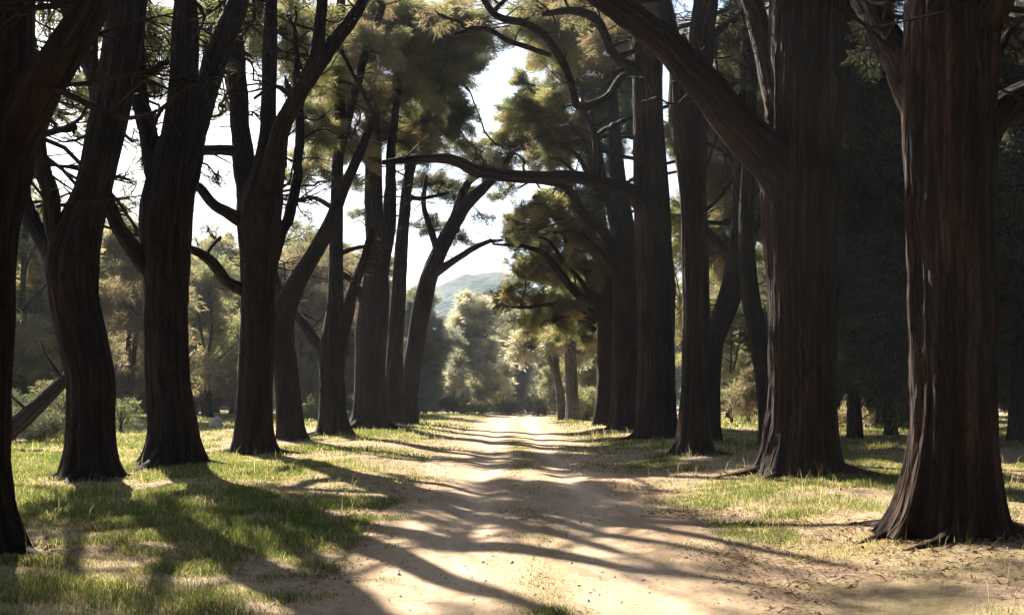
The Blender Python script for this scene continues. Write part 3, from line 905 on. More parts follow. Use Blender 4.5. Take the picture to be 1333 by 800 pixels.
avenue_tree("dark trunk behind the lean reddish one, slanting right to its neighbour", 577,
    [(922, 578, 34), (924, 545, 28), (925, 490, 27), (929, 445, 28), (941, 410, 30), (954, 370, 30), (961, 320, 27), (965, 260, 24), (966, 180, 20), (970, 100, 16), (975, 0, 12)],
    [[(930, 440, 20, 0), (944, 410, 18, .2), (958, 380, 16, .4)], [(958, 350, 18, 0), (940, 322, 13, .4), (924, 302, 10, .8), (910, 285, 7, 1.2)]],
    [(962, 60, 26, 40, 2, .9), (950, 285, 15, 14, 4, .8), (942, 165, 16, 24, 3, .9), (985, 150, 12, 30, 3)],
    [(0, 0, 15, 2.4, 1.4), (2, 0, 16, 2.4, 1.4)], "dark", 24, needle=MIDN, group=GR, flare=0.25)

avenue_tree("dark trunk leaning left out from behind the very thick fluted trunk", 580,
    [(1004, 582, 34), (1000, 540, 27), (994, 490, 24), (987, 440, 24), (978, 390, 25), (973, 330, 22), (972, 260, 20), (976, 180, 17), (980, 80, 13)],
    [[(974, 330, 12, 0), (985, 290, 9, .4), (993, 250, 7, .8)]],
    [(985, 250, 14, 30, 3, .9), (1000, 120, 20, 40, 3)],
    [(0, 0, 15, 2.4, 1.4), (2.5, 0, 13.5, 2.4, 1.4)], "dark", 25, needle=MIDN, group=GR, flare=0.25)

avenue_tree("broad grey-brown trunk throwing one long level branch left over the track", 571,
    [(853, 573, 58), (854, 540, 55), (854, 450, 50), (852, 350, 52), (848, 260, 48), (844, 160, 42), (842, 60, 39), (842, -40, 34), (844, -160, 24)],
    [[(846, 280, 30, 0), (820, 249, 20, -.5), (782, 238, 18, -1), (745, 230, 17, -1.5), (700, 231, 17, -2), (650, 229, 17, -2.4), (620, 225, 16, -2.7), (596, 213, 15, -2.9), (568, 208, 13, -3.1), (530, 212, 10, -3.4), (502, 216, 7, -3.6)],
     [(842, 92, 22, 0), (824, 86, 14, -.3), (806, 80, 12, -.6), (795, 66, 12, -.9), (785, 40, 12, -1.2), (769, 22, 12, -1.5), (740, 15, 10, -1.9), (706, 21, 7, -2.3)],
     [(842, 90, 18, 0), (822, 97, 12, -.5), (806, 104, 11, -.8), (790, 125, 11, -1.1), (755, 138, 12, -1.5), (745, 120, 11, -1.7), (735, 90, 11, -1.9), (720, 64, 11, -2.1), (704, 45, 10, -2.3), (680, 30, 10, -2.6), (646, 20, 9, -3), (628, 0, 9, -3.2), (612, -30, 7, -3.5)],
     [(717, 72, 7, -2.1), (690, 62, 7, -2.4), (660, 52, 7, -2.8), (640, 41, 7, -3.1), (614, 37, 6, -3.4), (588, 46, 4, -3.7)],
     [(776, 236, 12, -1.1), (777, 192, 10, -1), (770, 165, 9, -.9), (758, 146, 8, -.8)],
     [(640, 18, 7, -3), (660, -5, 6, -3.2), (690, -40, 4, -3.4)]],
    [(640, 5, 60, 16, -2, .35), (760, 5, 50, 30, 2, .7), (795, 55, 30, 40, 4, .8), (570, 20, 30, 18, -3, .35), (620, 195, 26, 12, -2, .25), (700, 10, 36, 14, -1, .5), (660, 205, 26, 14, 0, .3)],
    [(-1, 0, 17, 2.4, 1.4), (1.5, 0, 17, 2.4, 1.4), (-3.5, -1, 16.5, 2, 1.2), (-2, 2, 18.5, 2.4, 1.4), (3.5, 2, 9.5, 2.4, 1.8), (3.5, 3, 14, 2.4, 1.8), (6, 3, 11.5, 2.6, 1.9), (6, 2, 15, 2.4, 1.7)], "rust", 26, bark=BARK_RED, needle=MIDN, group=GR, flare=0.22)

avenue_tree("shaded straight trunk in the far right row just beyond the level-branched tree", 558,
    [(815, 560, 44), (815, 520, 38), (815, 430, 36), (815, 360, 36), (812, 300, 32), (806, 250, 24), (801, 180, 17), (796, 100, 12)],
    [[(806, 300, 14, 0), (790, 262, 10, -.5), (770, 240, 8, -1), (752, 205, 6, -1.4), (728, 188, 4, -1.9)],
     [(812, 384, 12, 0), (795, 342, 9, -.5), (770, 318, 8, -1.1), (748, 300, 6, -1.6), (720, 301, 4, -2.2)],
     [(803, 215, 10, 0), (785, 190, 7, -.5), (765, 186, 6, -1), (742, 165, 4, -1.5)],
     [(808, 352, 20, 0), (786, 302, 15, -.6), (769, 292, 14, -.9), (755, 275, 13, -1.2), (745, 255, 12, -1.5), (734, 245, 9, -1.8), (714, 241, 6, -2.2), (690, 240, 4, -2.6)],
     [(806, 330, 16, 0), (796, 280, 12, .4), (784, 230, 10, .8), (776, 170, 8, 1.2)]],
    [(740, 130, 48, 46, 4), (785, 160, 42, 60, 4), (770, 70, 50, 38, 5), (705, 155, 40, 44, 5), (760, 300, 44, 50, 4), (705, 275, 40, 24, 3), (790, 250, 34, 44, 4), (740, 190, 50, 34, 6), (800, 110, 30, 50, 6), (735, 60, 40, 30, 6, .8), (740, 260, 44, 34, 5), (790, 330, 34, 44, 5), (675, 300, 24, 16, 3, .8), (800, 30, 34, 34, 5), (882, 170, 13, 44, 8), (884, 300, 13, 50, 8), (880, 400, 13, 40, 8, .8)],
    [(-1, 0, 18, 2.6, 1.5), (-3, 0, 17.5, 2.6, 1.5), (4, 2, 9, 2.6, 2), (4.5, 2, 14, 2.6, 2), (8, 3, 12, 2.8, 2), (8.5, 2, 17, 2.8, 2)], "olive", 27, needle=FARN, group=GR, flare=0.25)

avenue_tree("last trunk of the right row, its low branches sweeping left with sunlit needles", 553,
    [(790, 555, 32), (790, 520, 28), (791, 450, 28), (790, 400, 27), (786, 340, 22), (780, 280, 17), (772, 220, 12), (760, 150, 8)],
    [[(785, 352, 12, 0), (768, 322, 9, -.5), (752, 312, 7, -1), (738, 290, 6, -1.4), (720, 280, 4, -1.8), (698, 286, 3, -2.3)],
     [(776, 396, 9, -.4), (755, 366, 7, -.9), (735, 345, 6, -1.4), (718, 318, 5, -1.8), (698, 305, 3, -2.3)],
     [(774, 430, 9, -.3), (752, 414, 7, -.8), (738, 411, 5, -1.2), (720, 419, 3, -1.7)],
     [(776, 260, 9, 0), (762, 232, 7, -.5), (748, 224, 5, -1), (728, 205, 4, -1.5)],
     [(790, 425, 20, 0), (775, 372, 18, -.5), (760, 346, 16, -.9), (745, 325, 14, -1.3), (735, 305, 13, -1.6), (725, 281, 13, -1.9), (714, 264, 10, -2.2), (694, 257, 7, -2.6)],
     [(780, 412, 15, 0), (750, 380, 12, -.8), (730, 356, 11, -1.3), (715, 336, 9, -1.7), (700, 325, 7, -2.1), (675, 320, 5, -2.7), (644, 318, 3, -3.3)],
     [(774, 418, 10, 0), (745, 401, 8, -.9), (715, 396, 6, -1.6), (690, 398, 5, -2.2), (664, 397, 3, -2.8)]],
    [(685, 145, 38, 46, 5), (652, 188, 36, 26, 5), (715, 205, 46, 24, 5), (648, 210, 38, 13, 4), (690, 285, 38, 26, 3), (720, 340, 50, 40, 1), (668, 384, 36, 18, -2), (715, 402, 50, 26, -1), (765, 390, 34, 42, 3), (690, 424, 34, 14, 0), (745, 436, 36, 14, 1), (672, 350, 26, 14, -2, .8), (690, 320, 36, 22, 2), (745, 370, 40, 34, 4), (700, 365, 40, 22, 2), (685, 110, 24, 26, 5, .9), (655, 250, 22, 16, 4, .7)],
    [(-2, 0, 19, 2.4, 1.5)], "olive", 28, needle=FARN, group=GR, flare=0.25)

# the pair at the far end
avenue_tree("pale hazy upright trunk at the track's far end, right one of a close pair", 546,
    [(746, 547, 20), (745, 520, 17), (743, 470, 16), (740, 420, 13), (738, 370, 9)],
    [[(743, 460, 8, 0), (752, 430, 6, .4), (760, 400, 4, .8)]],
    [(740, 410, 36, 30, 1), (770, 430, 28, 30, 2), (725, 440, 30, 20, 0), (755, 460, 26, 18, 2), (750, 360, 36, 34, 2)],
    [], "pale", 29, needle=(0.42, 0.05, 9, 110), flare=0.2, bark=BARK_HAZED)
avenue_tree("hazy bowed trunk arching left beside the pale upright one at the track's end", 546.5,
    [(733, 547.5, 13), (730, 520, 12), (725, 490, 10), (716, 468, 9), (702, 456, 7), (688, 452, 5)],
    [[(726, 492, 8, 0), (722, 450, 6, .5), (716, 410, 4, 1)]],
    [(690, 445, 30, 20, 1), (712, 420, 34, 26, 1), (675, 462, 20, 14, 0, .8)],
    [], "pale", 30, needle=(0.42, 0.05, 9, 110), flare=0.2, bark=BARK_HAZED)


# ------------------------------------------------------------------ trees beyond the two rows
def proto_tree(name, label, cat, H, crown, pal, seed, needle, stems=1, r=0.2, spread=0.3, group=None):
    rg = np.random.default_rng(seed)
    root = empty(name, (0, 0, 0), label, cat, group)
    starts = []
    for s in range(stems):
        a = rg.random() * 6.28
        lean = rg.uniform(0.02, 0.1) + 0.1 * (stems > 1)
        P = np.array([[0.25 * s, 0, -0.15], [0.25 * s + lean * math.cos(a) * H * .3, lean * math.sin(a) * H * .3, H * .3],
                      [lean * math.cos(a) * H * .7 + rg.normal() * .2, lean * math.sin(a) * H * .7, H * .6], [lean * math.cos(a) * H + rg.normal() * .3, lean * math.sin(a) * H, H * .9]])
        Pc = catmull(P, 26)
        V, Q, T, B = tube(Pc, np.linspace(r, r * 0.25, 26), 16, seed + s, 0.05, 0.35)
        mesh_obj("trunk", V, Q, T, [BARK], None, True, root, {"bark": ('FLOAT_VECTOR', B)})
        starts += list(Pc[6:])
        for k in range(3):
            i = rg.integers(7, 20)
            b = rg.random() * 6.28
            ln = H * rg.uniform(.18, .3)
            e = Pc[i] + np.array([math.cos(b) * ln, math.sin(b) * ln, ln * rg.uniform(.4, .9)])
            lc = catmull(np.array([Pc[i], (Pc[i] + e) / 2 + rg.normal(size=3) * .15, e]), 10)
            V, Q, T, B = tube(lc, np.linspace(r * .45, r * .12, 10), 9, seed * 3 + k, 0.03)
            mesh_obj("limb", V, Q, T, [BARK], None, True, root, {"bark": ('FLOAT_VECTOR', B)})
            starts += list(lc[3:])
    blobs = []
    n, z0, zs, w0, w1, rb = crown      # clumps, lowest and highest share of H, half width at foot and head, clump radius
    for k in range(n):
        t = (k + rg.random()) / n
        z = H * (z0 + (zs - z0) * t)
        w = w0 + (w1 - w0) * t
        a = rg.random() * 6.28
        q = w * math.sqrt(rg.random())
        rr_ = rb * rg.uniform(.7, 1.3)
        blobs.append((q * math.cos(a), q * math.sin(a), z, rr_, rr_, rr_ * .7, rg.uniform(.6, 1.1)))
    crown_obj(root, (0, 0, 0), rg, blobs, starts, *needle, pal, n_sub=3)
    return root


BN = (0.36, 0.042, 8, 105)
PROTO = {
    "tall": lambda: proto_tree("forest_tree", "", "tree", 14, (20, .16, 1.0, 2.6, .9, 1.5), "dark", 41, BN, 1, .26),
    "broad": lambda: proto_tree("forest_tree", "", "tree", 11, (20, .22, 1.0, 3.0, 1.9, 1.6), "olive", 42, BN, 2, .22),
    "rusty": lambda: proto_tree("forest_tree", "", "tree", 10, (18, .16, .98, 3.1, 1.7, 1.5), "rust", 43, BN, 2, .2),
    "light": lambda: proto_tree("forest_tree", "", "tree", 9, (18, .22, 1.0, 2.2, 1.4, 1.3), "bright", 44, BN, 2, .14),
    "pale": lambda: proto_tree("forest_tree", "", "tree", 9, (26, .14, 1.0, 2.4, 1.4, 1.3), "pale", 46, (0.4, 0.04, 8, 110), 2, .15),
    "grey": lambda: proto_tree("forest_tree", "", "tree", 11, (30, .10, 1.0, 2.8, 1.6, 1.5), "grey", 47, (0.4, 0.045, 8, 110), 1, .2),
    "dense": lambda: proto_tree("forest_tree", "", "tree", 13, (30, .14, 1.0, 3.2, 2.2, 1.7), "dark", 45, (0.42, 0.06, 8, 95), 1, .28),
}
made = {}


def place(kind, u, d, s, label, group=None, sz=None):
    if kind in made:
        o = copy_tree(made[kind])
    else:
        o = made[kind] = PROTO[kind]()
    x = (u - U0) / F * d
    o.location = (x, d, float(ground_z(x, d)) - 0.03)
    o.rotation_euler = (0, 0, random.Random(u * 7 + d).random() * 6.28)
    o.scale = (s, s, sz or s)
    o["label"] = label
    if group:
        o["group"] = group
    elif "group" in o:
        del o["group"]
    return o


G1 = "trees beyond the sunny field on the left"
place("rusty", -150, 46, 1.1, "rust-brown tree beyond the field, cut by the left picture edge", G1)
place("broad", 20, 50, 1.1, "olive tree beyond the field behind the leaning log", G1)
place("rusty", 75, 60, 1.15, "rust-brown spreading tree seen left of the bent trunk with slim limbs", G1)
place("rusty", 165, 56, 1.1, "brownish tree filling the gap left of the straight thick trunk", G1)
place("tall", 172, 70, .75, "bluish dark tree low in the gap beside the straight thick trunk", G1)
place("light", 275, 66, 1.1, "sunlit yellow-green tree over the field behind the pale boulder", G1)
place("tall", 255, 82, .9, "tall blue-shaded tree right of the straight thick trunk", G1)
place("dense", 305, 88, .9, "dense blue-shaded tree left of the fan-stemmed trunk", G1)
place("rusty", 392, 68, 1.15, "brown-olive tree behind the slimmer trunk that leans right", G1)
place("broad", 412, 84, 1.35, "tall olive tree seen left of the slender upright trunk", G1)
place("rusty", 455, 76, 1.2, "brown-olive tree seen right of the slender upright trunk", G1)
place("broad", 345, 96, 1.3, "hazy olive tree far behind the fan-stemmed trunk", G1)
place("broad", -60, 74, 1.3, "olive tree far behind the leaning log at the field's left end", G1)
place("broad", 120, 92, 1.3, "hazy olive tree far across the field behind the bent trunk", G1)
place("rusty", 215, 104, 1.4, "hazy brown tree farthest across the field on the left", G1)

place("broad", 60, 104, 1.75, "tall olive tree far behind the bent trunk with slim limbs", G1)
place("rusty", 185, 110, 1.9, "tall brown-olive tree rising far behind the straight thick trunk", G1)
place("broad", 282, 112, 1.75, "tall olive tree far back between the straight thick and the fan-stemmed trunk", G1)
place("rusty", 385, 106, 1.8, "tall brown-olive tree far behind the slimmer leaning trunk", G1)
place("broad", 450, 112, 1.6, "tall hazy olive tree far behind the slender upright trunk", G1)
place("dense", 265, 74, .62, "low blue-dark tree behind the pale boulder", G1)
place("dense", 300, 79, .6, "low blue-dark tree just left of the fan-stemmed trunk's foot", G1)
place("dense", 165, 66, .6, "low dark tree right of the bent trunk's foot", G1)
place("dense", 405, 74, .55, "low dark tree right of the slimmer leaning trunk's foot", G1)
place("dense", 458, 82, .6, "low dark tree right of the slender upright trunk's foot", G1)
place("dense", 55, 58, .6, "low dark tree behind the leaning log", G1)

G2 = "hazy trees at the end of the track"
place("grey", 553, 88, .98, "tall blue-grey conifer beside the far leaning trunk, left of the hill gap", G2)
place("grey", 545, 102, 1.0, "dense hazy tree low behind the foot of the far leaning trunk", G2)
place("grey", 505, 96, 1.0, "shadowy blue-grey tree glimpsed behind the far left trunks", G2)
place("pale", 628, 96, 1.22, "haze-paled olive twin-stemmed tree standing at the end of the track", G2)
place("pale", 600, 112, 1.2, "haze-paled tree left of the twin-stemmed one at the track's end", G2)
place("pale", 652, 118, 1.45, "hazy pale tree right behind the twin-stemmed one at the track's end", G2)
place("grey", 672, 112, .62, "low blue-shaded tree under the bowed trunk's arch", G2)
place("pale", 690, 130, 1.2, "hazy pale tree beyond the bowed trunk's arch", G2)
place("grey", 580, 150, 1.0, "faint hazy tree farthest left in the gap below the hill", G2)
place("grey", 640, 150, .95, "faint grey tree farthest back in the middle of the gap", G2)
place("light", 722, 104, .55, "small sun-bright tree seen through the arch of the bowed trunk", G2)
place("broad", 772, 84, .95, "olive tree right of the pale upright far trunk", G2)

G3 = "trees of the dark wood on the right"
place("light", 948, 64, .85, "sunlit olive tree seen through the gap left of the very thick trunk", G3)
place("rusty", 985, 74, 1.1, "brown-olive tree behind the trunk leaning left", G3)
place("broad", 930, 88, 1.2, "olive tree far back behind the lean reddish trunk", G3)
place("dense", 1113, 33, .95, "dark tree with the thickest trunk between the two biggest trunks", G3)
place("tall", 1160, 37, .9, "slim dark-trunked tree between the two biggest trunks, next to the nearest", G3)
place("dense", 1205, 46, 1.0, "dense dark tree hidden low behind the nearest huge trunk", G3)
place("dense", 1322, 31, .95, "dark dense tree at the right picture edge above the sunny strip", G3)
place("dense", 1398, 36, 1.05, "dark tree beyond the right picture edge whose boughs reach in", G3)
place("tall", 1268, 52, 1.05, "tall dark tree deeper in the wood right of the nearest huge trunk", G3)
place("dense", 1085, 50, 1.05, "dense dark tree just right of the very thick fluted trunk", G3)
place("dense", 1140, 62, 1.15, "tall dense tree deep between the two biggest trunks", G3)
place("dense", 1245, 70, 1.2, "deep dark tree far behind the nearest huge trunk", G3)
place("tall", 1340, 58, 1.15, "tall dark tree deep at the right edge of the wood", G3)
place("dense", 1020, 84, 1.2, "dense tree far behind the very thick fluted trunk", G3)
place("broad", 1330, 84, 1.4, "olive-tinted tree farthest back at the right edge of the wood", G3)


G4 = "unseen trees added behind the viewpoint as shade"
for k, (x, y, sc_) in enumerate(((-7.5, -4, 1.2), (7.5, -3, 1.2), (-7, -13, 1.25), (7, -13, 1.25), (-14, -8, 1.2), (14, -7, 1.2), (0.5, -24, 1.3))):  # unseen trees, added to cut the sky light from behind
    o = copy_tree(made["dense"])
    o.location, o.rotation_euler, o.scale = (x, y, 0), (0, 0, k * 1.3), (sc_, sc_, sc_)
    tag(o, "unseen dense dark tree added behind the viewpoint to block sky light", "tree", G4)
for k, (x, y, sc_) in enumerate(((15, 3, 1.2), (19, 10, 1.25), (16, 17, 1.15), (24, 19, 1.3), (22, 27, 1.2), (28, 34, 1.3), (-16, 2, 1.1), (-8, -22, 1.3), (9, -22, 1.3))):  # more unseen trees, added to block sky light from the sides
    o = copy_tree(made["dense"])
    o.location, o.rotation_euler, o.scale = (x, y, 0), (0, 0, k * 1.7), (sc_, sc_, sc_)
    tag(o, "unseen dense dark tree added around the viewpoint to block sky light", "tree", "unseen trees added outside the view as shade")

# the far wood that closes the horizon
def far_wood():
    rg = np.random.default_rng(77)
    blobs = []
    for k in range(230):
        a = math.radians(rg.uniform(-48, 48))
        r = rg.uniform(135, 230)
        for j in range(2):
            h = rg.uniform(1, 9 + 3 * math.sin(a * 7))
            w = rg.uniform(2.2, 4.5)
            x, y = r * math.sin(a) + rg.normal(), r * math.cos(a) + rg.normal()
            blobs.append((x, y, h - .012 * 50, w, w, w * .8, 1.0))
    V, T, col = needle_cloud(rg, blobs, 1.1, 0.26, 6, 14, "green")
    o = mesh_obj("distant_woods", V, None, T, [NEEDLE], None, False, None, {"tint": ('FLOAT_COLOR', col)})
    tag(o, "far woodland reading as one hazy mass below the hill", "woods", kind="stuff")


far_wood()


# ------------------------------------------------------------------ shrubs, leaning log, boulder
def shrub(u, d, w, h, pal, label, seed, group=None, needle=(0.26, 0.03, 8, 150)):
    rg = np.random.default_rng(seed)
    x = (u - U0) / F * d
    z = float(ground_z(x, d))
    root = empty("shrub", (x, d, z), label, "shrub", group)
    bag = Bag()
    st = []
    for k in range(7):
        a = rg.random() * 6.28
        e = np.array([math.cos(a) * w * .6 * rg.random(), math.sin(a) * w * .6 * rg.random(), h * rg.uniform(.5, .95)])
        P = catmull(np.array([[rg.normal() * .06, rg.normal() * .06, -.05], e * np.array([.4, .4, .5]), e]), 8)
        bag.add(*tube(P, np.linspace(.03, .008, 8), 6, seed + k, 0))
        st += list(P[2:])
    mesh_obj("stem", np.vstack(bag.v), np.vstack(bag.q), np.vstack(bag.t), [TWIG], None, True, root, {"bark": ('FLOAT_VECTOR', np.vstack(bag.b))})
    bl = []
    for k in range(9):
        a = rg.random() * 6.28
        q = w * .75 * math.sqrt(rg.random())
        r = w * rg.uniform(.25, .45)
        bl.append((q * math.cos(a), q * math.sin(a), h * rg.uniform(.25, .85), r, r, min(r, h * .35), 1))
    V, T, col = needle_cloud(rg, bl, *needle, pal)
    mesh_obj("foliage", V, None, T, [NEEDLE], None, False, root, {"tint": ('FLOAT_COLOR', col)})
    return root


GS = "shrubs along the edges of the wood"
shrub(52, 31, 1.5, 1.0, "dark", "low dark green shrub under the leaning log", 51, GS)
shrub(20, 33, 1.3, 1.6, "dark", "taller dark-leaved shrub behind the leaning log", 52, GS)
shrub(85, 36, 1.2, 2.0, "green", "sun-touched shrub just left of the bent trunk's foot", 53, GS)
shrub(156, 40, .8, 1.6, "green", "small green shrub just right of the bent trunk", 54, GS)
shrub(590, 84, 1.6, 1.6, "green", "hazy low shrub where the track ends, left side", 55, GS, (0.4, 0.06, 7, 90))
shrub(618, 90, 1.8, 1.0, "bright", "pale scrub at the foot of the twin-stemmed tree", 56, GS, (0.4, 0.06, 7, 90))
shrub(662, 92, 2.0, 1.3, "bright", "pale low scrub closing the track's far end", 57, GS, (0.4, 0.06, 7, 90))
shrub(700, 88, 1.6, 1.4, "rust", "dry brownish scrub beside the far end of the track", 58, GS, (0.4, 0.06, 7, 90))
shrub(768, 66, 1.5, 2.6, "bright", "sunlit shrub left of the last right-row trunk", 59, GS, (0.36, 0.045, 8, 110))
shrub(765, 58, .8, .9, "rust", "small dry shrub at the foot of the last right-row trunk", 60, GS, (0.3, 0.035, 8, 130))
shrub(952, 52, 1.6, 2.1, "rust", "dry brown shrub in the gap beside the trunk leaning left", 61, GS, (0.36, 0.045, 8, 110))
shrub(975, 57, 1.6, 2.6, "olive", "olive shrub behind the dry brown one in the right gap", 62, GS, (0.36, 0.045, 8, 110))
shrub(1140, 44, 1.4, 2.2, "rust", "brown shrub lit by a stray sunbeam in the dark wood", 63, GS, (0.36, 0.045, 8, 110))
shrub(455, 66, 1.8, 1.5, "green", "dim green shrub behind the slender upright trunk", 64, GS, (0.4, 0.05, 7, 100))
shrub(405, 62, 1.4, 1.2, "olive", "olive shrub behind the slimmer leaning trunk's foot", 65, GS, (0.4, 0.05, 7, 100))


def leaning_log():
    d = 27.0
    P, R = px_line([(-60, 608, 34, 0), (-10, 575, 29, .2), (20, 553, 26, .4), (45, 531, 22, .6), (72, 506, 18, .9), (98, 482, 14, 1.2), (125, 462, 9, 1.5)], d)
    P[0][2] = float(ground_z(P[0][0], P[0][1])) - .05
    base = P[0] + np.array([0, 0, .05])
    root = empty("leaning_log", base, "reddish dead log leaning up from the field edge behind the bent trunk", "log")
    Pc = catmull(P, 40)
    V, Q, T, B = tube(Pc, catmull(np.c_[R, R, R], 40)[:, 0], 24, 5, .045)
    mesh_obj("stem", V, Q, T, [BARK_RED], None, True, root, {"bark": ('FLOAT_VECTOR', B)}, base)
    rg = np.random.default_rng(9)
    for k, (i, dx, dz) in enumerate(((18, -.9, .9), (24, .5, 1.0), (29, -.6, 1.1), (33, .7, .2))):
        e = Pc[i] + np.array([dx, rg.normal() * .4, dz])
        lc = catmull(np.array([Pc[i], (Pc[i] + e) / 2 + rg.normal(size=3) * .08, e]), 9)
        V, Q, T, B = tube(lc, np.linspace(.06, .015, 9), 8, k + 60, .03)
        mesh_obj("broken_branch", V, Q, T, [BARK_RED], None, True, root, {"bark": ('FLOAT_VECTOR', B)}, base)


leaning_log()


def boulder(u, d, w, h, label, seed):
    rg = np.random.default_rng(seed)
    nu, nv = 28, 18
    th = np.linspace(0, 2 * math.pi, nu, endpoint=False)
    ph = np.linspace(-.5, math.pi / 2, nv)
    T_, P_ = np.meshgrid(th, ph)
    r = 1 + .22 * (N1(np.cos(T_) * 1.4 + 7 + seed, np.sin(T_) * 1.4 + P_ * 1.5 + 5, 3) - .5) * 2
    V = np.stack([r * np.cos(T_) * np.cos(P_) * w / 2, r * np.sin(T_) * np.cos(P_) * w / 2.4, r * np.sin(P_) * h], -1).reshape(-1, 3)
    i = np.arange(nu * nv).reshape(nv, nu)
    j = np.roll(i, -1, 1)
    Q = np.stack([i[:-1], j[:-1], j[1:], i[1:]], -1).reshape(-1, 4)
    o = mesh_obj("boulder", V, Q, None, [STONE_M], None, True)
    x = (u - U0) / F * d
    o.location = (x, d, float(ground_z(x, d)))
    tag(o, label, "boulder")


boulder(282, 47, .6, .5, "pale pinkish boulder in the field between two left-row trunks", 3)


# ------------------------------------------------------------------ grass, litter, stones
def grass():
    rg = np.random.default_rng(5)
    Vs, Ts, Cs = [], [], []
    nb = 0

    def emit(x, y, h, w, col, bend):
        nonlocal nb
        m = len(x)
        z = ground_z(x, y) - .015
        inside = sstep(0, .55, path_hw(y) - np.abs(x - path_x(y)))
        a = rg.random(m) * 6.283
        ca, sa = np.cos(a), np.sin(a)
        b = rg.random(m) * 6.283
        bx, by = np.cos(b) * bend * h, np.sin(b) * bend * h
        base = np.stack([x, y, z], -1)
        sd = np.stack([ca * w / 2, sa * w / 2, np.zeros(m)], -1)
        mid = base + np.stack([bx * .3, by * .3, h * .55], -1)
        tip = base + np.stack([bx, by, h * (1 - .25 * bend)], -1)
        V = np.stack([base - sd, base + sd, mid + sd * .75, mid - sd * .75, tip], 1).reshape(-1, 3)
        k = np.arange(m)[:, None] * 5 + nb
        T = np.concatenate([k + np.array([[0, 1, 2]]), k + np.array([[0, 2, 3]]), k + np.array([[3, 2, 4]])], 1).reshape(-1, 3)
        Vs.append(V)
        Ts.append(T)
        Cs.append(np.repeat(np.hstack([col, np.ones((m, 1))]), 5, 0))
        nb += m * 5

    def colour(m, dry):
        g = np.array([(0.075, 0.115, 0.022), (0.105, 0.135, 0.028), (0.055, 0.09, 0.02), (0.14, 0.15, 0.04)])
        s = np.array([(0.34, 0.29, 0.13), (0.28, 0.23, 0.11), (0.40, 0.33, 0.17)])
        pick = rg.random(m) < dry
        c = np.where(pick[:, None], s[rg.integers(0, 3, m)], g[rg.integers(0, 4, m)])
        return c * rg.uniform(.75, 1.25, (m, 1))

    def scatter(x0, x1, y0, y1, per, hh, ww, thr=.42):
        m = int((x1 - x0) * (y1 - y0) * per)
        x, y = rg.uniform(x0, x1, m), rg.uniform(y0, y1, m)
        # clumped
        r = x - path_x(y)
        e = np.abs(r) - path_hw(y)
        fld = N1(x * .38 + 9, y * .3 + 4, 3)
        tus = N2(x * 2.3, y * 2.3, 2)
        margin = sstep(-.55, .7, e + (tus - .5) * 1.7)
        nearright = (r > 0) * (1 - sstep(10.8, 13.5, y + .6 * (6 - x)))   # trodden litter below the nearest right trunk
        p = sstep(thr - .1, thr + .16, fld) * margin * (.25 + .95 * sstep(.36, .62, tus)) * (1 - .6 * nearright)
        keep = rg.random(m) < p
        x, y, fld, tus, e, nearright = x[keep], y[keep], fld[keep], tus[keep], e[keep], nearright[keep]
        m = len(x)
        lush = sstep(.45, .7, fld) * .6 + .6 * sstep(.45, .75, tus)
        h = hh * rg.uniform(.45, 1.25, m) * (.55 + lush) * (.5 + .5 * sstep(-.2, 1.2, e))
        w = ww * rg.uniform(.7, 1.3, m)
        dry = np.clip(.52 - .5 * lush + .35 * (N3(x * .5, y * .5) - .3), .08, .85)
        dry = np.maximum(dry, .8 * nearright)
        h = h * (1 - .45 * nearright)
        emit(x, y, h, w, colour(m, dry), rg.uniform(.1, .75, m))

    scatter(-11, 0, 5.5, 12, 5200, .10, .0065, .30)
    scatter(1.2, 9, 5.5, 12, 2600, .08, .0065, .42)
    scatter(-15, 0, 12, 24, 1900, .092, .010, .36)
    scatter(1.5, 15, 12, 24, 1400, .088, .010, .40)
    scatter(-24, 0, 24, 42, 300, .10, .020, .40)
    scatter(1.5, 22, 24, 42, 270, .11, .022, .38)
    scatter(-38, -1, 42, 80, 55, .13, .045, .36)
    scatter(1.5, 34, 42, 80, 55, .13, .045, .38)
    # taller tussocks: the bright one on the left verge, those around the left trunks, the ones in the track's crown
    spots = [(330, 700, .75, 1600, .20), (395, 690, .5, 900, .15), (275, 715, .45, 420, .17), (205, 770, .6, 700, .18), (150, 775, .5, 420, .15), (250, 780, .35, 260, .14), (60, 650, .7, 420, .13),
             (415, 725, .3, 420, .11), (455, 680, .4, 420, .12), (495, 645, .5, 420, .12), (375, 765, .3, 380, .11), (300, 792, .35, 420, .13), (530, 618, .7, 420, .12), (575, 580, 1.0, 420, .12), (790, 600, 1.0, 420, .11), (760, 578, 1.2, 420, .12), (330, 625, 1.1, 500, .15), (430, 640, 1.0, 420, .13), (520, 590, 1.4, 500, .14), (545, 570, 1.5, 420, .15), (470, 605, 1.3, 420, .14), (395, 585, .8, 300, .22), (225, 600, .5, 120, .14),
             (716, 784, .19, 520, .10), (690, 742, .3, 260, .05), (694, 688, .4, 320, .065), (690, 715, .3, 160, .05), (686, 655, .5, 300, .06), (682, 630, .7, 300, .06),
             (1010, 648, .9, 620, .15), (1085, 660, .7, 420, .16), (960, 645, .8, 380, .12), (1130, 668, .4, 200, .15), (840, 607, 1.3, 420, .13), (800, 585, 1.6, 420, .14), (880, 625, 1.0, 300, .11),
             (1305, 790, .25, 160, .07), (1120, 700, .3, 90, .08), (1300, 672, .5, 200, .14)]
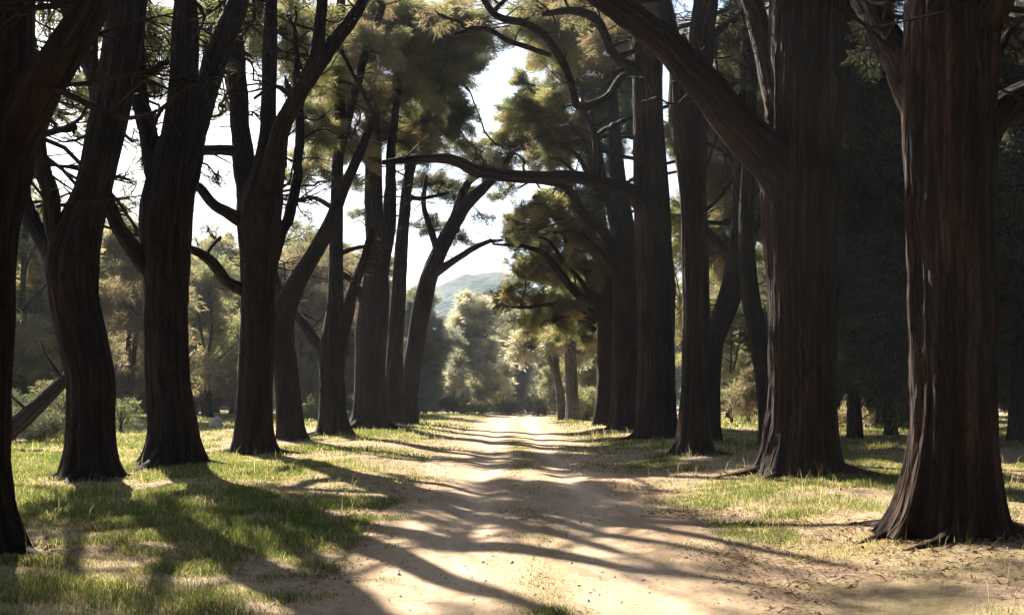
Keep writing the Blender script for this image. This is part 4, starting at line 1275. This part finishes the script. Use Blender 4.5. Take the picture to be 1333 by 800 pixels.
    for (fx, fy, fr) in FEET:                  # weeds round the trunks
        if fy > 60:
            continue
        m = 260
        a = rg.random(m) * 6.28
        keep = N2(np.cos(a) * 1.3 + fx, np.sin(a) * 1.3 + fy, 2) > .5
        a = a[keep]
        m = len(a)
        q = fr * (1.25 + .55 * rg.random(m) ** 2)
        emit(fx + np.cos(a) * q, fy + np.sin(a) * q, .13 * rg.uniform(.3, 1.3, m), .0075 * np.clip(fy / 12, .8, 4) * rg.uniform(.7, 1.3, m), colour(m, .35), rg.uniform(.15, .8, m))
    for (x0, x1, y0, y1, m) in ((-10, -2, 5.5, 16, 900), (2.6, 9, 6, 18, 900), (-16, -2, 16, 40, 1500), (2.8, 18, 18, 40, 1300)):
        x, y = rg.uniform(x0, x1, m), rg.uniform(y0, y1, m)     # dead stalks standing in the grass
        keep = N1(x * .7 + 2, y * .7 + 8, 2) > .5
        x, y = x[keep], y[keep]
        m = len(x)
        emit(x, y, rg.uniform(.14, .42, m), .0042 * np.clip(y / 12, .8, 3.5), colour(m, .97), rg.uniform(.1, .6, m))
    # the broken strip of grass between the wheel tracks
    m = 26000
    y = 6 + 30 * rg.random(m) ** 1.5
    x = path_x(y) + .05 + rg.normal(size=m) * .2
    keep = rg.random(m) < sstep(.44, .62, N1(x * .8 + 5, y * .33 + 11, 3))
    x, y = x[keep], y[keep]
    m = len(x)
    emit(x, y, .05 * rg.uniform(.3, 1.3, m), .006 * np.clip(y / 12, .8, 4) * rg.uniform(.7, 1.3, m), colour(m, .3), rg.uniform(.2, .9, m))
    for (u, v, rad, m, h) in spots:
        d = F * 1.5 / (v - V0)
        x0 = (u - U0) / F * d
        x = x0 + rg.normal(size=m) * rad * .55
        y = d + rg.normal(size=m) * rad * .7
        fall = np.exp(-((x - x0) ** 2 + (y - d) ** 2) / (rad * rad))
        lim = np.clip(d / 12, .8, 4)
        emit(x, y, h * rg.uniform(.4, 1.2, m) * (.5 + .6 * fall), .0075 * lim * rg.uniform(.7, 1.3, m), colour(m, .12), rg.uniform(.15, .8, m))
    o = mesh_obj("grass", np.vstack(Vs), None, np.vstack(Ts), [BLADE], None, False, None, {"tint": ('FLOAT_COLOR', np.vstack(Cs))})
    tag(o, "patchy sunlit grass on the verges and in tufts along the track", "grass", kind="stuff")


grass()


def litter():
    rg = np.random.default_rng(15)
    V, T, C = [], [], []
    nb = 0
    zones = [(2.0, 8.5, 5.5, 14, 16000, .022), (2.0, 8.5, 5.5, 14, 5000, .036), (-9, -1.5, 5.5, 16, 14000, .024), (-9, -1.5, 5.5, 16, 3000, .036), (-2, 3, 5.5, 16, 1500, .020), (.0, .8, 5.5, 24, 1400, .022), (-2.2, -1.2, 5.5, 20, 2000, .026), (1.8, 3.2, 5.5, 20, 3000, .026), (1.5, 12, 14, 30, 8000, .035), (-13, -1, 16, 34, 8000, .035)]
    for (x0, x1, y0, y1, m, s) in zones:
        x, y = rg.uniform(x0, x1, m), rg.uniform(y0, y1, m)
        keep = N2(x * .9 + 3, y * .9, 3) > .44
        x, y = x[keep], y[keep]
        m = len(x)
        z = ground_z(x, y) + .010
        a = rg.random(m) * 6.28
        ln = s * rg.uniform(.5, 1.8, m)
        twig = rg.random(m) < .5
        ln = np.where(twig, ln * 2.6, ln)
        w = np.where(twig, .004, ln * rg.uniform(.3, .55, m))
        dx = np.stack([np.cos(a) * ln / 2, np.sin(a) * ln / 2, rg.normal(size=m) * .12 * ln], -1)
        sx = np.stack([-np.sin(a) * w / 2, np.cos(a) * w / 2, rg.normal(size=m) * .25 * w], -1)
        c = np.stack([x, y, z], -1)
        up = np.array([0, 0, 1]) * (rg.uniform(.0, .25, m) * ln)[:, None]
        Q = np.stack([c - dx, c + sx + up, c + dx, c - sx + up * .6], 1).reshape(-1, 3)
        k = np.arange(m)[:, None] * 4 + nb
        T.append(np.concatenate([k + np.array([[0, 1, 3]]), k + np.array([[1, 2, 3]])], 1).reshape(-1, 3))
        V.append(Q)
        pal = np.array([(0.16, 0.085, 0.045), (0.22, 0.13, 0.07), (0.10, 0.06, 0.035), (0.30, 0.20, 0.11), (0.26, 0.115, 0.06)])
        C.append(np.repeat(np.hstack([pal[rg.integers(0, 5, m)] * rg.uniform(.7, 1.2, (m, 1)), np.ones((m, 1))]), 4, 0))
        nb += m * 4
    for (fx, fy, fr) in FEET:
        if fy > 40:
            continue
        m = 420
        a = rg.random(m) * 6.28
        q = fr * (1.15 + 1.3 * rg.random(m) ** 1.8)
        x, y = fx + np.cos(a) * q, fy + np.sin(a) * q
        z = ground_z(x, y) + .012 + .05 * np.clip(1.35 - q / fr, 0, 1)
        b = rg.random(m) * 6.28
        chip = rg.random(m) < .3
        ln = np.where(chip, rg.uniform(.06, .22, m), rg.uniform(.03, .09, m)) * (1 + fy / 40)
        w = np.where(chip, .018, ln * .35)
        dx = np.stack([np.cos(b) * ln / 2, np.sin(b) * ln / 2, rg.normal(size=m) * .2 * ln], -1)
        sx = np.stack([-np.sin(b) * w / 2, np.cos(b) * w / 2, rg.normal(size=m) * .3 * w], -1)
        c = np.stack([x, y, z], -1)
        V.append(np.stack([c - dx, c + sx, c + dx, c - sx], 1).reshape(-1, 3))
        k = np.arange(m)[:, None] * 4 + nb
        T.append(np.concatenate([k + np.array([[0, 1, 3]]), k + np.array([[1, 2, 3]])], 1).reshape(-1, 3))
        pal = np.array([(0.12, 0.065, 0.04), (0.20, 0.12, 0.07), (0.08, 0.05, 0.03), (0.28, 0.19, 0.12)])
        C.append(np.repeat(np.hstack([pal[rg.integers(0, 4, m)] * rg.uniform(.7, 1.2, (m, 1)), np.ones((m, 1))]), 4, 0))
        nb += m * 4
    o = mesh_obj("leaf_litter", np.vstack(V), None, np.vstack(T), [LITTER], None, False, None, {"tint": ('FLOAT_COLOR', np.vstack(C))})
    tag(o, "dry leaves and twigs strewn over the verges", "leaf litter", kind="stuff")


litter()


def pebbles():
    rg = np.random.default_rng(25)
    m = 2600
    y = 5.5 + 22 * rg.random(m) ** 1.6
    x = path_x(y) + rg.choice([-1.9, -.1, 1.9], m) + rg.normal(size=m) * .55
    s = .004 + .024 * rg.random(m) ** 8
    o_ = np.array([[1, 0, 0], [0, 1, 0], [-1, 0, 0], [0, -1, 0], [0, 0, .8], [0, 0, -.6]], float)
    f = np.array([[0, 1, 4], [1, 2, 4], [2, 3, 4], [3, 0, 4], [1, 0, 5], [2, 1, 5], [3, 2, 5], [0, 3, 5]])
    a = rg.random(m) * 6.28
    R = np.zeros((m, 6, 3))
    R[..., 0] = o_[:, 0] * np.cos(a)[:, None] - o_[:, 1] * np.sin(a)[:, None]
    R[..., 1] = o_[:, 0] * np.sin(a)[:, None] + o_[:, 1] * np.cos(a)[:, None]
    R[..., 2] = o_[:, 2]
    R *= rg.uniform(.6, 1.3, (m, 6, 1)) * s[:, None, None]
    c = np.stack([x, y, ground_z(x, y) + .006], -1)
    V = (R + c[:, None, :]).reshape(-1, 3)
    T = (f[None] + np.arange(m)[:, None, None] * 6).reshape(-1, 3)
    o = mesh_obj("pebbles", V, None, T, [STONE_M], None, False)
    tag(o, "small stones scattered on the dirt track", "pebbles", kind="stuff")


pebbles()

# ------------------------------------------------------------------ the air
HAZE = 0.00033
me = bpy.data.meshes.new("haze")
x0, x1, y0, y1, z0, z1 = -760, 760, -60, 800, -8, 110
hv = [(x, y, z) for z in (z0, z1) for (x, y) in ((x0, y0), (x1, y0), (x1, y1), (x0, y1))]
me.from_pydata(hv, [], [(3, 2, 1, 0), (4, 5, 6, 7), (0, 1, 5, 4), (1, 2, 6, 5), (2, 3, 7, 6), (3, 0, 4, 7)])
hz = bpy.data.objects.new("haze", me)
scene.collection.objects.link(hz)
tag(hz, "thin sunlit haze filling the avenue and the valley", "haze", kind="stuff")
m, t, N, L = new_mat("air")
pvn = nd(N, "ShaderNodeVolumePrincipled")
pvn.inputs["Color"].default_value = (0.88, 0.94, 1.0, 1)
pvn.inputs["Density"].default_value = HAZE
pvn.inputs["Anisotropy"].default_value = 0.0
o = nd(N, "ShaderNodeOutputMaterial")
L.new(pvn.outputs[0], o.inputs["Volume"])
me.materials.append(m)
